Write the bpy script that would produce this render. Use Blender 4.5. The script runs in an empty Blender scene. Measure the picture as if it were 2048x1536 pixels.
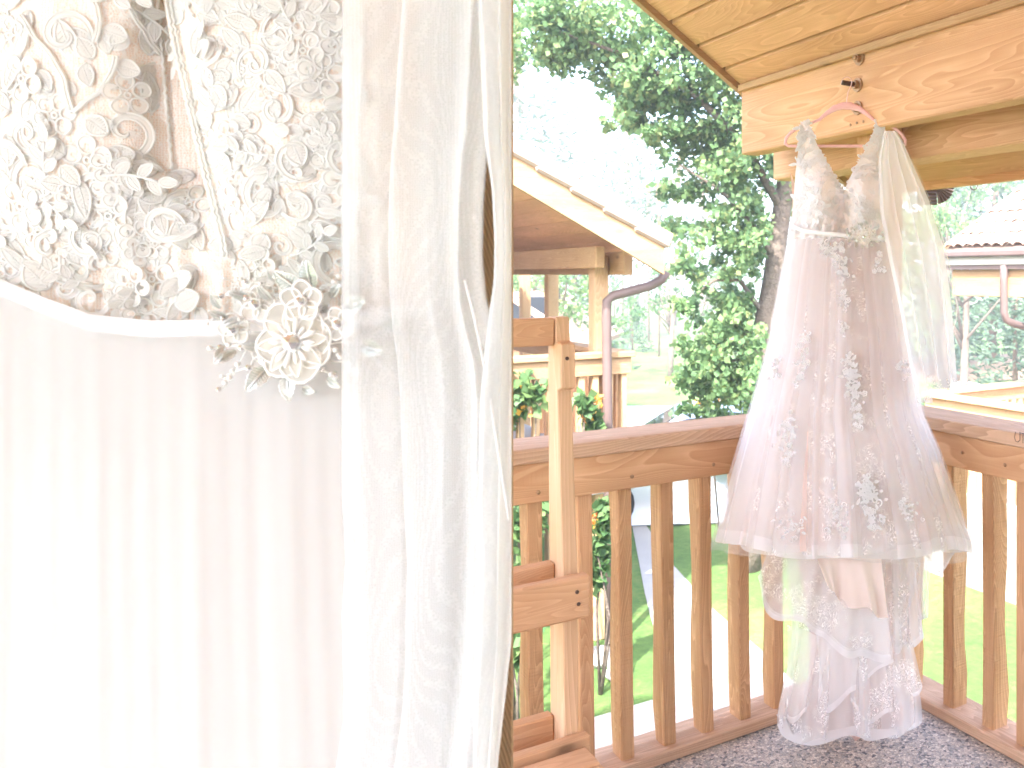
import bpy, bmesh, math, random
import numpy as np
from mathutils import Vector, Matrix

random.seed(7); rng = np.random.default_rng(7)
sc = bpy.context.scene
col = sc.collection

# ------------------------------------------------------------------ camera
# world axes follow the balcony: +X along the long rail, +Y along the eave beam
F = 1780.0; UC = 1536.0; VC = 550.0
TH = math.atan2(1236.0, 1780.0); c_, s_ = math.cos(TH), math.sin(TH)
EYE = 1.55; CX, CY = -2.25, -2.49
cam = bpy.data.cameras.new('camera'); camo = bpy.data.objects.new('camera', cam)
col.objects.link(camo); sc.camera = camo
camo.location = (CX, CY, EYE); camo.rotation_euler = (math.pi/2, 0, -TH)
cam.sensor_width = 36; cam.sensor_fit = 'HORIZONTAL'; cam.lens = F/2048*36
cam.shift_x = -0.25; cam.shift_y = -(768-VC)/2048.0
cam.dof.use_dof = True; cam.dof.focus_distance = 1.5; cam.dof.aperture_fstop = 12.0
cam.clip_start = 0.05; cam.clip_end = 2000

# ------------------------------------------------------------------ sky, sun, exposure
SUN_EL, SUN_AZ = math.radians(52), math.radians(222)      # azimuth of the sun, from +X counter-clockwise
w = bpy.data.worlds.new('World'); sc.world = w; w.use_nodes = True
nt = w.node_tree; nt.nodes.clear()
sky = nt.nodes.new('ShaderNodeTexSky'); sky.sky_type = 'NISHITA'; sky.sun_disc = False
sky.sun_elevation = SUN_EL; sky.sun_rotation = math.pi/2 - SUN_AZ
sky.air_density = 1.0; sky.dust_density = 3.0; sky.ozone_density = 1.0
hs = nt.nodes.new('ShaderNodeHueSaturation'); hs.inputs['Saturation'].default_value = 0.9
bg = nt.nodes.new('ShaderNodeBackground'); bg.inputs['Strength'].default_value = 0.15
wo = nt.nodes.new('ShaderNodeOutputWorld')
nt.links.new(sky.outputs[0], hs.inputs['Color']); nt.links.new(hs.outputs[0], bg.inputs['Color'])
nt.links.new(bg.outputs[0], wo.inputs['Surface'])
sl = bpy.data.lights.new('sun', 'SUN'); slo = bpy.data.objects.new('sun', sl); col.objects.link(slo)
sl.energy = 2.0; sl.angle = math.radians(1.0); sl.color = (1.0, 0.965, 0.91)
sd = Vector((math.cos(SUN_EL)*math.cos(SUN_AZ), math.cos(SUN_EL)*math.sin(SUN_AZ), math.sin(SUN_EL)))
slo.rotation_euler = sd.to_track_quat('Z', 'Y').to_euler(); slo.location = (-6, -6, 12)
vs = sc.view_settings; vs.view_transform = 'Standard'; vs.look = 'None'; vs.gamma = 1.0
vs.exposure = 3.4; vs.use_white_balance = True; vs.white_balance_temperature = 6250; vs.use_curve_mapping = False
sc.cycles.use_denoising = True
sc.cycles.max_bounces = 10; sc.cycles.diffuse_bounces = 5; sc.cycles.transparent_max_bounces = 32
sc.cycles.transmission_bounces = 8; sc.cycles.caustics_reflective = False; sc.cycles.caustics_refractive = False

# ------------------------------------------------------------------ geometry helpers
RIGHT = Vector((c_, -s_, 0)); FWD = Vector((s_, c_, 0)); UP = Vector((0, 0, 1))
def P(u, v, D):                       # pixel of the 2048-wide photograph at depth D -> world point
    cx = (u-UC)/F*D
    return Vector((CX + cx*c_ + D*s_, CY - cx*s_ + D*c_, EYE + (VC-v)/F*D))
def ray(u, v=VC):
    a = (u-UC)/F
    return Vector((a*c_ + s_, -a*s_ + c_, (VC-v)/F))
def onX(u, v, X): d = ray(u, v); t = (X-CX)/d.x; return Vector((CX, CY, EYE)) + d*t
def onY(u, v, Y): d = ray(u, v); t = (Y-CY)/d.y; return Vector((CX, CY, EYE)) + d*t
def onZ(u, v, Z): d = ray(u, v); t = (Z-EYE)/d.z; return Vector((CX, CY, EYE)) + d*t
FACE = Matrix(((RIGHT.x, 0, -FWD.x, 0), (RIGHT.y, 0, -FWD.y, 0), (0, 1, 0, 0), (0, 0, 0, 1)))  # local x right, y up, z toward the viewer

def setp(o, label=None, cat=None, group=None, kind=None):
    if label: o['label'] = label
    if cat: o['category'] = cat
    if group: o['group'] = group
    if kind: o['kind'] = kind
    return o
def empty(name, loc, label, cat, group=None):
    o = bpy.data.objects.new(name, None); o.empty_display_size = 0.1; o.location = loc; col.objects.link(o)
    return setp(o, label, cat, group)
def par(o, p):
    if p is not None:
        o.parent = p
        bpy.context.view_layer.update()
        o.matrix_parent_inverse = p.matrix_world.inverted()
WM = {}
def wmat(o):                                        # world matrix without a depsgraph update
    m = o.matrix_basis.copy()
    if o.parent: m = wmat(o.parent) @ o.matrix_parent_inverse @ m
    return m
def link(name, me, parent=None, loc=None, mw=None):
    o = bpy.data.objects.new(name, me); col.objects.link(o)
    if mw is not None: o.matrix_basis = mw
    elif loc is not None: o.location = loc
    if parent is not None:
        o.parent = parent; o.matrix_parent_inverse = wmat(parent).inverted()
    return o
def mesh(verts, faces, mats, smooth=False, mi=None):
    me = bpy.data.meshes.new('m'); me.from_pydata([tuple(v) for v in verts], [], faces)
    for m in (mats if isinstance(mats, (list, tuple)) else [mats]): me.materials.append(m)
    if mi is not None: me.polygons.foreach_set('material_index', mi)
    if smooth: me.polygons.foreach_set('use_smooth', [True]*len(me.polygons))
    me.update(); return me
def mk(name, verts, faces, mats, parent=None, smooth=False, mi=None):
    return link(name, mesh(verts, faces, mats, smooth, mi), parent)
def box_mesh(sx, sy, sz, mat, bev=0.003, cuts=0, jit=0.0, axis=0):
    bm = bmesh.new(); bmesh.ops.create_cube(bm, size=1.0)
    bmesh.ops.scale(bm, vec=(sx, sy, sz), verts=bm.verts)
    if bev: bmesh.ops.bevel(bm, geom=bm.edges[:], offset=min(bev, sx*.4, sy*.4, sz*.4), segments=1, affect='EDGES', clamp_overlap=True)
    if jit:
        for v in bm.verts: v.co += Vector((random.uniform(-1, 1), random.uniform(-1, 1), random.uniform(-1, 1)))*jit
    me = bpy.data.meshes.new('b'); bm.to_mesh(me); bm.free(); me.materials.append(mat); return me
def box(name, x0, x1, y0, y1, z0, z1, mat, parent=None, bev=0.003, jit=0.0):
    x0, x1 = sorted((x0, x1)); y0, y1 = sorted((y0, y1)); z0, z1 = sorted((z0, z1))
    return link(name, box_mesh(x1-x0, y1-y0, z1-z0, mat, bev, jit=jit), parent, ((x0+x1)/2, (y0+y1)/2, (z0+z1)/2))
def beam(name, a, b, wdt, hgt, mat, parent=None, up=UP, bev=0.003):   # box running from a to b, long axis local X
    a, b = Vector(a), Vector(b); x = (b-a); L = x.length; x.normalize()
    y = up.cross(x).normalized(); z = x.cross(y)
    M = Matrix(((x.x, y.x, z.x, 0), (x.y, y.y, z.y, 0), (x.z, y.z, z.z, 0), (0, 0, 0, 1))); M.translation = (a+b)/2
    return link(name, box_mesh(L, wdt, hgt, mat, bev), parent, mw=M)
def tube_data(path, rad, n=6, closed=False, flat=None, cap=True):
    path = [Vector(p) for p in path]; m = len(path); V = []; Fs = []
    prev = None
    for i, p in enumerate(path):
        if closed: t = path[(i+1) % m]-path[(i-1) % m]
        else: t = path[min(i+1, m-1)]-path[max(i-1, 0)]
        if t.length < 1e-9: t = Vector((0, 0, 1))
        t.normalize()
        if prev is None:
            ref = Vector((0, 0, 1)) if abs(t.z) < .9 else Vector((1, 0, 0))
            nrm = ref.cross(t).normalized()
        else:
            nrm = (prev - t*prev.dot(t))
            nrm = nrm.normalized() if nrm.length > 1e-6 else prev
        prev = nrm; bn = t.cross(nrm)
        r = rad[i] if hasattr(rad, '__len__') else rad
        for k in range(n):
            a = 2*math.pi*k/n
            V.append(p + nrm*math.cos(a)*r + bn*math.sin(a)*r*(flat or 1))
    for i in range(m if closed else m-1):
        for k in range(n):
            j = (i+1) % m
            Fs.append((i*n+k, i*n+(k+1) % n, j*n+(k+1) % n, j*n+k))
    if cap and not closed:
        Fs.append(tuple(range(n-1, -1, -1))); Fs.append(tuple((m-1)*n+k for k in range(n)))
    return V, Fs
def tube(name, path, rad, mat, parent=None, n=8, closed=False, smooth=True):
    V, Fs = tube_data(path, rad, n, closed); return mk(name, V, Fs, mat, parent, smooth)
class MB:
    def __init__(s): s.V = []; s.F = []; s.M = []
    def add(s, V, Fs, m=0):
        o = len(s.V); s.V += [Vector(v) for v in V]; s.F += [tuple(i+o for i in f) for f in Fs]; s.M += [m]*len(Fs)
    def tube(s, path, r, n=5, m=0, closed=False): s.add(*tube_data(path, r, n, closed), m)
    def mesh(s, mats, smooth=True): return mesh(s.V, s.F, mats, smooth, s.M)
def grid(name, fn, nu, nv, mat, parent=None, wrap=False, smooth=True):
    V = [fn(i/(nu if wrap else nu-1), j/(nv-1)) for j in range(nv) for i in range(nu)]
    Fs = []
    for j in range(nv-1):
        for i in range(nu if wrap else nu-1):
            i2 = (i+1) % nu
            Fs.append((j*nu+i, j*nu+i2, (j+1)*nu+i2, (j+1)*nu+i))
    return mk(name, V, Fs, mat, parent, smooth)
def interp(x, pts):
    xs = [p[0] for p in pts]; return float(np.interp(x, xs, [p[1] for p in pts]))
def smooth01(t): t = max(0., min(1., t)); return t*t*(3-2*t)

# ------------------------------------------------------------------ materials
def newmat(name):
    m = bpy.data.materials.new(name); m.use_nodes = True; n = m.node_tree; n.nodes.clear()
    out = n.nodes.new('ShaderNodeOutputMaterial'); return m, n, out
def N(n, t, **kw):
    x = n.nodes.new('ShaderNode'+t)
    for k, v in kw.items():
        if hasattr(x, k): setattr(x, k, v)
        else: x.inputs[k.replace('_', ' ')].default_value = v
    return x
def ramp(n, src, stops):
    r = n.nodes.new('ShaderNodeValToRGB'); e = r.color_ramp.elements
    while len(e) < len(stops): e.new(.5)
    for i, (p, cc) in enumerate(stops): e[i].position = p; e[i].color = (*cc, 1) if len(cc) == 3 else cc
    n.links.new(src, r.inputs[0]); return r
def plain(name, colr, rough=.6, metal=0., var=.15, scale=20, bump=.1, spec=.3):
    m, n, out = newmat(name); b = N(n, 'BsdfPrincipled', Roughness=rough, Metallic=metal)
    b.inputs['Specular IOR Level'].default_value = spec
    tc = N(n, 'TexCoord'); nz = N(n, 'TexNoise', Scale=scale, Detail=5.0)
    n.links.new(tc.outputs['Object'], nz.inputs['Vector'])
    lo = tuple(x*(1-var) for x in colr); hi = tuple(min(1, x*(1+var)) for x in colr)
    r = ramp(n, nz.outputs['Fac'], [(.3, lo), (.7, hi)]); n.links.new(r.outputs[0], b.inputs['Base Color'])
    if bump:
        bp = N(n, 'Bump', Strength=bump, Distance=.01); n.links.new(nz.outputs['Fac'], bp.inputs['Height']); n.links.new(bp.outputs[0], b.inputs['Normal'])
    n.links.new(b.outputs[0], out.inputs[0]); return m
def wood(name, axis, c1, c2, ring=9., rough=.72, saw=0.35, bumpd=.006, dark=.55):
    m, n, out = newmat(name); b = N(n, 'BsdfPrincipled', Roughness=rough); b.inputs['Specular IOR Level'].default_value = .25
    tc = N(n, 'TexCoord'); oi = N(n, 'ObjectInfo')
    off = N(n, 'VectorMath', operation='SCALE'); off.inputs['Scale'].default_value = 37.0
    cmb = N(n, 'CombineXYZ')
    for i in range(3): n.links.new(oi.outputs['Random'], cmb.inputs[i])
    n.links.new(cmb.outputs[0], off.inputs[0])
    add = N(n, 'VectorMath', operation='ADD'); n.links.new(tc.outputs['Object'], add.inputs[0]); n.links.new(off.outputs[0], add.inputs[1])
    def mapped(s_long, s_cross):
        mp = N(n, 'Mapping'); sc3 = [s_cross]*3; sc3[axis] = s_long; mp.inputs['Scale'].default_value = sc3
        n.links.new(add.outputs[0], mp.inputs['Vector']); return mp
    mA = mapped(.22, 2.6)
    n1 = N(n, 'TexNoise', Scale=1.6, Detail=3.0, Roughness=.5, Distortion=.6); n.links.new(mA.outputs[0], n1.inputs['Vector'])
    mul = N(n, 'Math', operation='MULTIPLY'); mul.inputs[1].default_value = ring*7; n.links.new(n1.outputs['Fac'], mul.inputs[0])
    fr = N(n, 'Math', operation='FRACT'); n.links.new(mul.outputs[0], fr.inputs[0])
    mB = mapped(3.0, 90.0)
    n2 = N(n, 'TexNoise', Scale=1.0, Detail=4.0, Roughness=.65); n.links.new(mB.outputs[0], n2.inputs['Vector'])
    mC = mapped(1.2, 3.5)
    n3 = N(n, 'TexNoise', Scale=1.0, Detail=4.0); n.links.new(mC.outputs[0], n3.inputs['Vector'])
    r1 = ramp(n, fr.outputs[0], [(0., (0, 0, 0)), (.7, (.65, .65, .65)), (.94, (1, 1, 1)), (1., (0.1, .1, .1))])
    mx = N(n, 'Mix', data_type='FLOAT'); mx.inputs[0].default_value = .57
    n.links.new(r1.outputs[0], mx.inputs[2]); n.links.new(n2.outputs['Fac'], mx.inputs[3])
    cr = ramp(n, mx.outputs[0], [(.18, c2), (.55, tuple((a+b2)/2 for a, b2 in zip(c1, c2))), (.8, c1)])
    cr2 = ramp(n, n3.outputs['Fac'], [(.25, (.72, .68, .62)), (.6, (1, 1, 1)), (.8, (1.1, 1.08, 1.05))])
    ml = N(n, 'Mix', data_type='RGBA', blend_type='MULTIPLY'); ml.inputs[0].default_value = .8
    n.links.new(cr.outputs[0], ml.inputs[6]); n.links.new(cr2.outputs[0], ml.inputs[7])
    # knots
    mK = mapped(2.2, 5.0); vk = N(n, 'TexVoronoi', Scale=1.0); n.links.new(mK.outputs[0], vk.inputs['Vector'])
    rk = ramp(n, vk.outputs['Distance'], [(.035, (dark*.5,)*3), (.07, (dark+.15,)*3), (.13, (1, 1, 1))])
    mk2 = N(n, 'Mix', data_type='RGBA', blend_type='MULTIPLY'); mk2.inputs[0].default_value = .75
    n.links.new(ml.outputs[2], mk2.inputs[6]); n.links.new(rk.outputs[0], mk2.inputs[7])
    n.links.new(mk2.outputs[2], b.inputs['Base Color'])
    # saw marks across the grain
    mS = mapped(140.0, 7.0); ns = N(n, 'TexNoise', Scale=1.0, Detail=2.0); n.links.new(mS.outputs[0], ns.inputs['Vector'])
    hsum = N(n, 'Mix', data_type='FLOAT'); hsum.inputs[0].default_value = saw
    n.links.new(mx.outputs[0], hsum.inputs[2]); n.links.new(ns.outputs['Fac'], hsum.inputs[3])
    bp = N(n, 'Bump', Strength=.55, Distance=bumpd); n.links.new(hsum.outputs[0], bp.inputs['Height']); n.links.new(bp.outputs[0], b.inputs['Normal'])
    n.links.new(b.outputs[0], out.inputs[0]); return m
CED1, CED2 = (.77, .475, .275), (.58, .31, .158)
WX = wood('cedar_x', 0, CED1, CED2); WY = wood('cedar_y', 1, CED1, CED2); WZ = wood('cedar_z', 2, CED1, CED2)
WPL = wood('soffit_cedar', 1, (.80, .475, .275), (.61, .33, .175), saw=.55)
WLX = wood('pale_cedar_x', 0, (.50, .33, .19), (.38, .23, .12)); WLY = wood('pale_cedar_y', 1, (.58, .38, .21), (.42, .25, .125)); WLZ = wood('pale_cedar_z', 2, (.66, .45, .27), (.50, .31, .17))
CAPX = wood('weathered_cap_x', 0, (.74, .50, .34), (.50, .31, .20), bumpd=.008); CAPY = wood('weathered_cap_y', 1, (.74, .50, .34), (.50, .31, .20), bumpd=.008)
BNX = wood('bench_wood_x', 0, (.72, .44, .26), (.58, .33, .18), saw=.15, bumpd=.003); BNZ = wood('bench_wood_z', 2, (.78, .53, .34), (.62, .39, .23), saw=.15, bumpd=.003)
RGH = wood('rough_cedar_z', 2, (.74, .465, .26), (.47, .255, .12), ring=12, saw=.6, bumpd=.012)
DARK = plain('dark_iron', (.11, .075, .06), .5, .6, .2, 60)
BOLT = plain('stained_steel', (.42, .26, .15), .5, .4, .25, 80)
GUT = plain('brown_gutter_metal', (.145, .10, .09), .45, 0., .06, 8, .02)
GUTW = plain('pale_trim', (.50, .46, .41), .5, 0., .05, 8, .02)
ROOFD = plain('roof_felt', (.05, .04, .035), .9)
TILE = plain('clay_roof_tile', (.40, .29, .225), .8, 0., .35, 3.5, .2)
STONE = plain('rock', (.42, .4, .37), .9, 0., .25, 6, .5)

def aggregate():
    m, n, out = newmat('exposed_aggregate'); b = N(n, 'BsdfPrincipled', Roughness=.75)
    tc = N(n, 'TexCoord'); v = N(n, 'TexVoronoi', Scale=118.0); v2 = N(n, 'TexVoronoi', Scale=118.0, feature='DISTANCE_TO_EDGE')
    wn = N(n, 'TexNoise', Scale=70.0, Detail=2.0)
    dm = N(n, 'Mix', data_type='VECTOR'); dm.inputs[0].default_value = .012
    n.links.new(tc.outputs['Object'], dm.inputs[4]); n.links.new(wn.outputs['Color'], dm.inputs[5])
    for x in (v, v2): n.links.new(dm.outputs[1], x.inputs['Vector'])
    n.links.new(tc.outputs['Object'], wn.inputs['Vector'])
    sp = N(n, 'SeparateColor'); n.links.new(v.outputs['Color'], sp.inputs[0])
    r = ramp(n, sp.outputs[0], [(0., (.12, .125, .15)), (.16, (.38, .37, .36)), (.5, (.52, .47, .43)), (.75, (.66, .58, .51)), (1., (.80, .74, .67))])
    e = ramp(n, v2.outputs['Distance'], [(.0, (.55, .5, .45)), (.12, (1, 1, 1))])
    ml = N(n, 'Mix', data_type='RGBA', blend_type='MULTIPLY'); ml.inputs[0].default_value = 1.
    n.links.new(r.outputs[0], ml.inputs[6]); n.links.new(e.outputs[0], ml.inputs[7]); n.links.new(ml.outputs[2], b.inputs['Base Color'])
    bp = N(n, 'Bump', Strength=.7, Distance=.006); n.links.new(v2.outputs['Distance'], bp.inputs['Height']); n.links.new(bp.outputs[0], b.inputs['Normal'])
    n.links.new(b.outputs[0], out.inputs[0]); return m
AGG = aggregate()
def two_noise(name, stops, s1=.6, s2=14., rough=.95, bump=.6, bd=.03):
    m, n, out = newmat(name); b = N(n, 'BsdfPrincipled', Roughness=rough); b.inputs['Specular IOR Level'].default_value = .15
    tc = N(n, 'TexCoord'); a = N(n, 'TexNoise', Scale=s1, Detail=6.0, Roughness=.6); c2 = N(n, 'TexNoise', Scale=s2, Detail=6.0, Roughness=.7)
    for x in (a, c2): n.links.new(tc.outputs['Object'], x.inputs['Vector'])
    mx = N(n, 'Mix', data_type='FLOAT'); mx.inputs[0].default_value = .5; n.links.new(a.outputs['Fac'], mx.inputs[2]); n.links.new(c2.outputs['Fac'], mx.inputs[3])
    r = ramp(n, mx.outputs[0], stops); n.links.new(r.outputs[0], b.inputs['Base Color'])
    bp = N(n, 'Bump', Strength=bump, Distance=bd); n.links.new(c2.outputs['Fac'], bp.inputs['Height']); n.links.new(bp.outputs[0], b.inputs['Normal'])
    n.links.new(b.outputs[0], out.inputs[0]); return m
LAWN = two_noise('lawn', [(.34, (.055, .10, .03)), (.5, (.10, .17, .045)), (.6, (.17, .20, .07)), (.7, (.27, .24, .13))])
GRAV = two_noise('pale_gravel', [(.3, (.28, .26, .24)), (.7, (.42, .40, .37))], 1.5, 60.)
CONC = two_noise('concrete_path', [(.3, (.30, .285, .27)), (.7, (.42, .40, .38))], 1.2, 50., bump=.2)
SOIL = two_noise('bark_mulch', [(.3, (.14, .09, .06)), (.7, (.30, .2, .13))], 1.2, 30.)
BARK = two_noise('grey_bark', [(.3, (.12, .092, .07)), (.5, (.21, .165, .13)), (.7, (.31, .25, .20))], 5., 25., bump=1., bd=.05)
PBARK = two_noise('pine_bark', [(.3, (.12, .075, .05)), (.7, (.27, .18, .13))], 3., 20.)
def leafmat(name, stops, tr=.45):
    m, n, out = newmat(name); g = N(n, 'NewGeometry'); r = ramp(n, g.outputs['Random Per Island'], stops)
    d = N(n, 'BsdfPrincipled', Roughness=.5); d.inputs['Specular IOR Level'].default_value = .3
    t = N(n, 'BsdfTranslucent'); mx = N(n, 'MixShader'); mx.inputs[0].default_value = tr
    n.links.new(r.outputs[0], d.inputs['Base Color']); n.links.new(r.outputs[0], t.inputs['Color'])
    n.links.new(d.outputs[0], mx.inputs[1]); n.links.new(t.outputs[0], mx.inputs[2]); n.links.new(mx.outputs[0], out.inputs[0]); return m
LEAF = leafmat('poplar_leaf', [(0., (.11, .20, .085)), (.45, (.155, .26, .105)), (.8, (.21, .31, .12)), (.97, (.30, .34, .14))])
SHRUB = leafmat('shrub_leaf', [(0., (.07, .15, .055)), (.6, (.12, .21, .075)), (1., (.18, .26, .09))])
NEED = leafmat('pine_needles', [(0., (.045, .085, .04)), (.6, (.075, .12, .055)), (1., (.12, .15, .07))], .25)
SPRU = leafmat('blue_spruce_needles', [(0., (.06, .105, .06)), (.6, (.10, .155, .09)), (1., (.16, .21, .13))], .25)
FLOW = leafmat('orange_petals', [(0., (.75, .33, .05)), (.6, (.85, .48, .08)), (1., (.85, .30, .12))], .3)

def fabric(name, colr, trans=.35, alpha=1.0, pat=None, sheen=0., rough=.9, alpha_lo=None, pscale=60., coords='Object', bump=0., bd=.002):
    """woven cloth: diffuse + translucent, mixed with clear gaps of the weave"""
    m, n, out = newmat(name); b = N(n, 'BsdfPrincipled', Roughness=rough); b.inputs['Specular IOR Level'].default_value = .15
    b.inputs['Sheen Weight'].default_value = sheen
    tl = N(n, 'BsdfTranslucent'); mx = N(n, 'MixShader'); mx.inputs[0].default_value = trans
    b.inputs['Base Color'].default_value = (*colr, 1); tl.inputs['Color'].default_value = (*colr, 1)
    n.links.new(b.outputs[0], mx.inputs[1]); n.links.new(tl.outputs[0], mx.inputs[2]); last = mx
    tc = N(n, 'TexCoord')
    if pat == 'lace':                                   # embroidered scrolls and sprigs
        nz = N(n, 'TexNoise', Scale=pscale*.5, Detail=1.5, Distortion=1.2); n.links.new(tc.outputs[coords], nz.inputs['Vector'])
        ml = N(n, 'Math', operation='MULTIPLY'); ml.inputs[1].default_value = 9.; n.links.new(nz.outputs['Fac'], ml.inputs[0])
        fr = N(n, 'Math', operation='PINGPONG'); fr.inputs[1].default_value = .5; n.links.new(ml.outputs[0], fr.inputs[0])
        n2 = N(n, 'TexNoise', Scale=pscale*.14, Detail=2.); n.links.new(tc.outputs[coords], n2.inputs['Vector'])
        ra = ramp(n, fr.outputs[0], [(.06, (1, 1, 1)), (.16, (0, 0, 0))]); rb = ramp(n, n2.outputs['Fac'], [(.48, (0, 0, 0)), (.56, (1, 1, 1))])
        mm = N(n, 'Math', operation='MULTIPLY'); n.links.new(ra.outputs[0], mm.inputs[0]); n.links.new(rb.outputs[0], mm.inputs[1])
        fac = N(n, 'MapRange'); fac.inputs['To Min'].default_value = alpha_lo if alpha_lo is not None else alpha; fac.inputs['To Max'].default_value = min(1, alpha+.0)
        n.links.new(mm.outputs[0], fac.inputs[0]); afac = fac.outputs[0]
    elif pat == 'net':                                  # open hexagonal netting
        vo = N(n, 'TexVoronoi', Scale=pscale, feature='DISTANCE_TO_EDGE'); vo.inputs['Randomness'].default_value = .45; n.links.new(tc.outputs[coords], vo.inputs['Vector'])
        ra = ramp(n, vo.outputs['Distance'], [(.05, (1, 1, 1)), (.25, (0, 0, 0))])
        fac = N(n, 'MapRange'); fac.inputs['To Min'].default_value = alpha_lo; fac.inputs['To Max'].default_value = alpha
        n.links.new(ra.outputs[0], fac.inputs[0]); afac = fac.outputs[0]
    else: afac = None
    if bump:
        nb = N(n, 'TexNoise', Scale=pscale, Detail=4., Distortion=.8); n.links.new(tc.outputs[coords], nb.inputs['Vector'])
        bp = N(n, 'Bump', Strength=bump, Distance=bd); n.links.new(nb.outputs['Fac'], bp.inputs['Height'])
        n.links.new(bp.outputs[0], b.inputs['Normal']); n.links.new(bp.outputs[0], tl.inputs['Normal'])
    if alpha < 1 or afac is not None:
        tp = N(n, 'BsdfTransparent'); m2 = N(n, 'MixShader'); m2.inputs[0].default_value = alpha
        if afac is not None: n.links.new(afac, m2.inputs[0])
        n.links.new(tp.outputs[0], m2.inputs[1]); n.links.new(mx.outputs[0], m2.inputs[2]); last = m2
    n.links.new(last.outputs[0], out.inputs[0]); return m
BLUSH = fabric('blush_lining', (.80, .60, .53), .2, sheen=.1)
SATIN = fabric('blush_satin', (.87, .73, .66), .15, rough=.55)
TULLE = fabric('white_tulle', (.92, .91, .92), .4, .22)
TULLE2 = fabric('white_tulle_dense', (.94, .93, .94), .4, .46)
VEILF = fabric('veil_white_tulle', (.94, .93, .94), .4, .45)
LACESHEET = fabric('embroidered_tulle', (.94, .92, .91), .3, .97, 'lace', alpha_lo=.34, pscale=70)
LACEW = fabric('white_lace', (.95, .94, .94), .4)
LACEI = fabric('ivory_lace', (.94, .915, .87), .42)
CORD = fabric('ivory_cord', (.95, .935, .90), .4)
RIB = fabric('satin_ribbon', (.88, .87, .86), .1, rough=.4)
HORSE = fabric('horsehair_band', (.88, .86, .87), .3, .6)
BODF = fabric('lace_bodice_far', (.94, .90, .89), .25, bump=.6, pscale=130., bd=.006)
HANG = plain('pink_velvet', (.90, .54, .54), .75, 0., .04, 40, .03)
def netmat(name, base, thread, cell):
    m, n, out = newmat(name); b = N(n, 'BsdfPrincipled', Roughness=.9); b.inputs['Specular IOR Level'].default_value = .1
    tc = N(n, 'TexCoord'); v = N(n, 'TexVoronoi', Scale=1/cell, feature='DISTANCE_TO_EDGE'); v.inputs['Randomness'].default_value = .55
    n.links.new(tc.outputs['Object'], v.inputs['Vector'])
    nz = N(n, 'TexNoise', Scale=22., Detail=3.); n.links.new(tc.outputs['Object'], nz.inputs['Vector'])
    rr = ramp(n, nz.outputs['Fac'], [(.35, base), (.65, tuple(min(1, x*1.12) for x in base))])
    r = ramp(n, v.outputs['Distance'], [(.10, (1, 1, 1)), (.22, (0, 0, 0))])
    mx = N(n, 'Mix', data_type='RGBA'); n.links.new(r.outputs[0], mx.inputs[0]); n.links.new(rr.outputs[0], mx.inputs[6]); mx.inputs[7].default_value = (*thread, 1)
    n.links.new(mx.outputs[2], b.inputs['Base Color'])
    bp = N(n, 'Bump', Strength=.6, Distance=.0006); n.links.new(r.outputs[0], bp.inputs['Height']); n.links.new(bp.outputs[0], b.inputs['Normal'])
    n.links.new(b.outputs[0], out.inputs[0]); return m
NET = netmat('nude_net_bodice', (.81, .625, .49), (.88, .82, .75), .0019)
def weave(name, c1, c2):
    m, n, out = newmat(name); b = N(n, 'BsdfPrincipled', Roughness=.85)
    tc = N(n, 'TexCoord'); a = N(n, 'TexWave', Scale=260., bands_direction='DIAGONAL'); mp = N(n, 'Mapping')
    n.links.new(tc.outputs['Object'], mp.inputs['Vector']); mp.inputs['Rotation'].default_value = (0, .5, TH)
    n.links.new(mp.outputs[0], a.inputs['Vector']); r = ramp(n, a.outputs['Fac'], [(.2, c2), (.8, c1)])
    n.links.new(r.outputs[0], b.inputs['Base Color']); bp = N(n, 'Bump', Strength=.5, Distance=.001); n.links.new(a.outputs['Fac'], bp.inputs['Height']); n.links.new(bp.outputs[0], b.inputs['Normal'])
    n.links.new(b.outputs[0], out.inputs[0]); return m
WEAVE = weave('tan_woven_panel', (.46, .31, .175), (.34, .22, .115))
SILV = plain('silver_metal', (.86, .85, .80), .28, 1., .05, 90, .05)
PEARL = plain('ivory_enamel', (.90, .87, .82), .3, 0., .06, 60, .05, .5)
WIRE = plain('silver_wire', (.88, .86, .80), .3, .85, .05, 60, 0)
def glassy(name, colr):
    m, n, out = newmat(name); b = N(n, 'BsdfPrincipled', Roughness=.03); b.inputs['Base Color'].default_value = (*colr, 1)
    b.inputs['Metallic'].default_value = .75; b.inputs['Coat Weight'].default_value = 1.
    n.links.new(b.outputs[0], out.inputs[0]); return m
GEM = glassy('rhinestone', (.62, .60, .58)); GLASS = glassy('dark_glass', (.10, .13, .16))
PETAL = fabric('organza_petal', (.92, .87, .78), .35, .6, rough=.45)
# ================================================================== GROUND
GZ = -1.75
def sheet(name, pts, z, mat, kind='structure'):
    return setp(mk(name, [(p[0], p[1], z) for p in pts], [tuple(range(len(pts)))], mat), kind=kind)
sheet('lawn', [(-400, -400), (400, -400), (400, 400), (-400, 400)], GZ, LAWN)
def camxy(u, D): p = P(u, 600, D); return (p.x, p.y)
sheet('gravel_road', [camxy(-900, 12.6), camxy(500, 12.7), camxy(1290, 12.8), camxy(1700, 13.2), camxy(2700, 14.5), camxy(2700, 21), camxy(1700, 21.5), camxy(1300, 22.4), camxy(500, 23), camxy(-900, 23)][::-1], GZ+.006, GRAV)
def gpt(u, v): p = onZ(u, v, GZ); return (p.x, p.y)
sheet('concrete_path', [gpt(1262, 1040), gpt(1284, 1040), gpt(1345, 1130), gpt(1420, 1215), gpt(1530, 1310), gpt(1640, 1420), gpt(1700, 1600), gpt(1100, 1600), gpt(1180, 1440), gpt(1330, 1395), gpt(1345, 1375), gpt(1318, 1300), gpt(1290, 1190)][::-1], GZ+.012, CONC)
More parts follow.
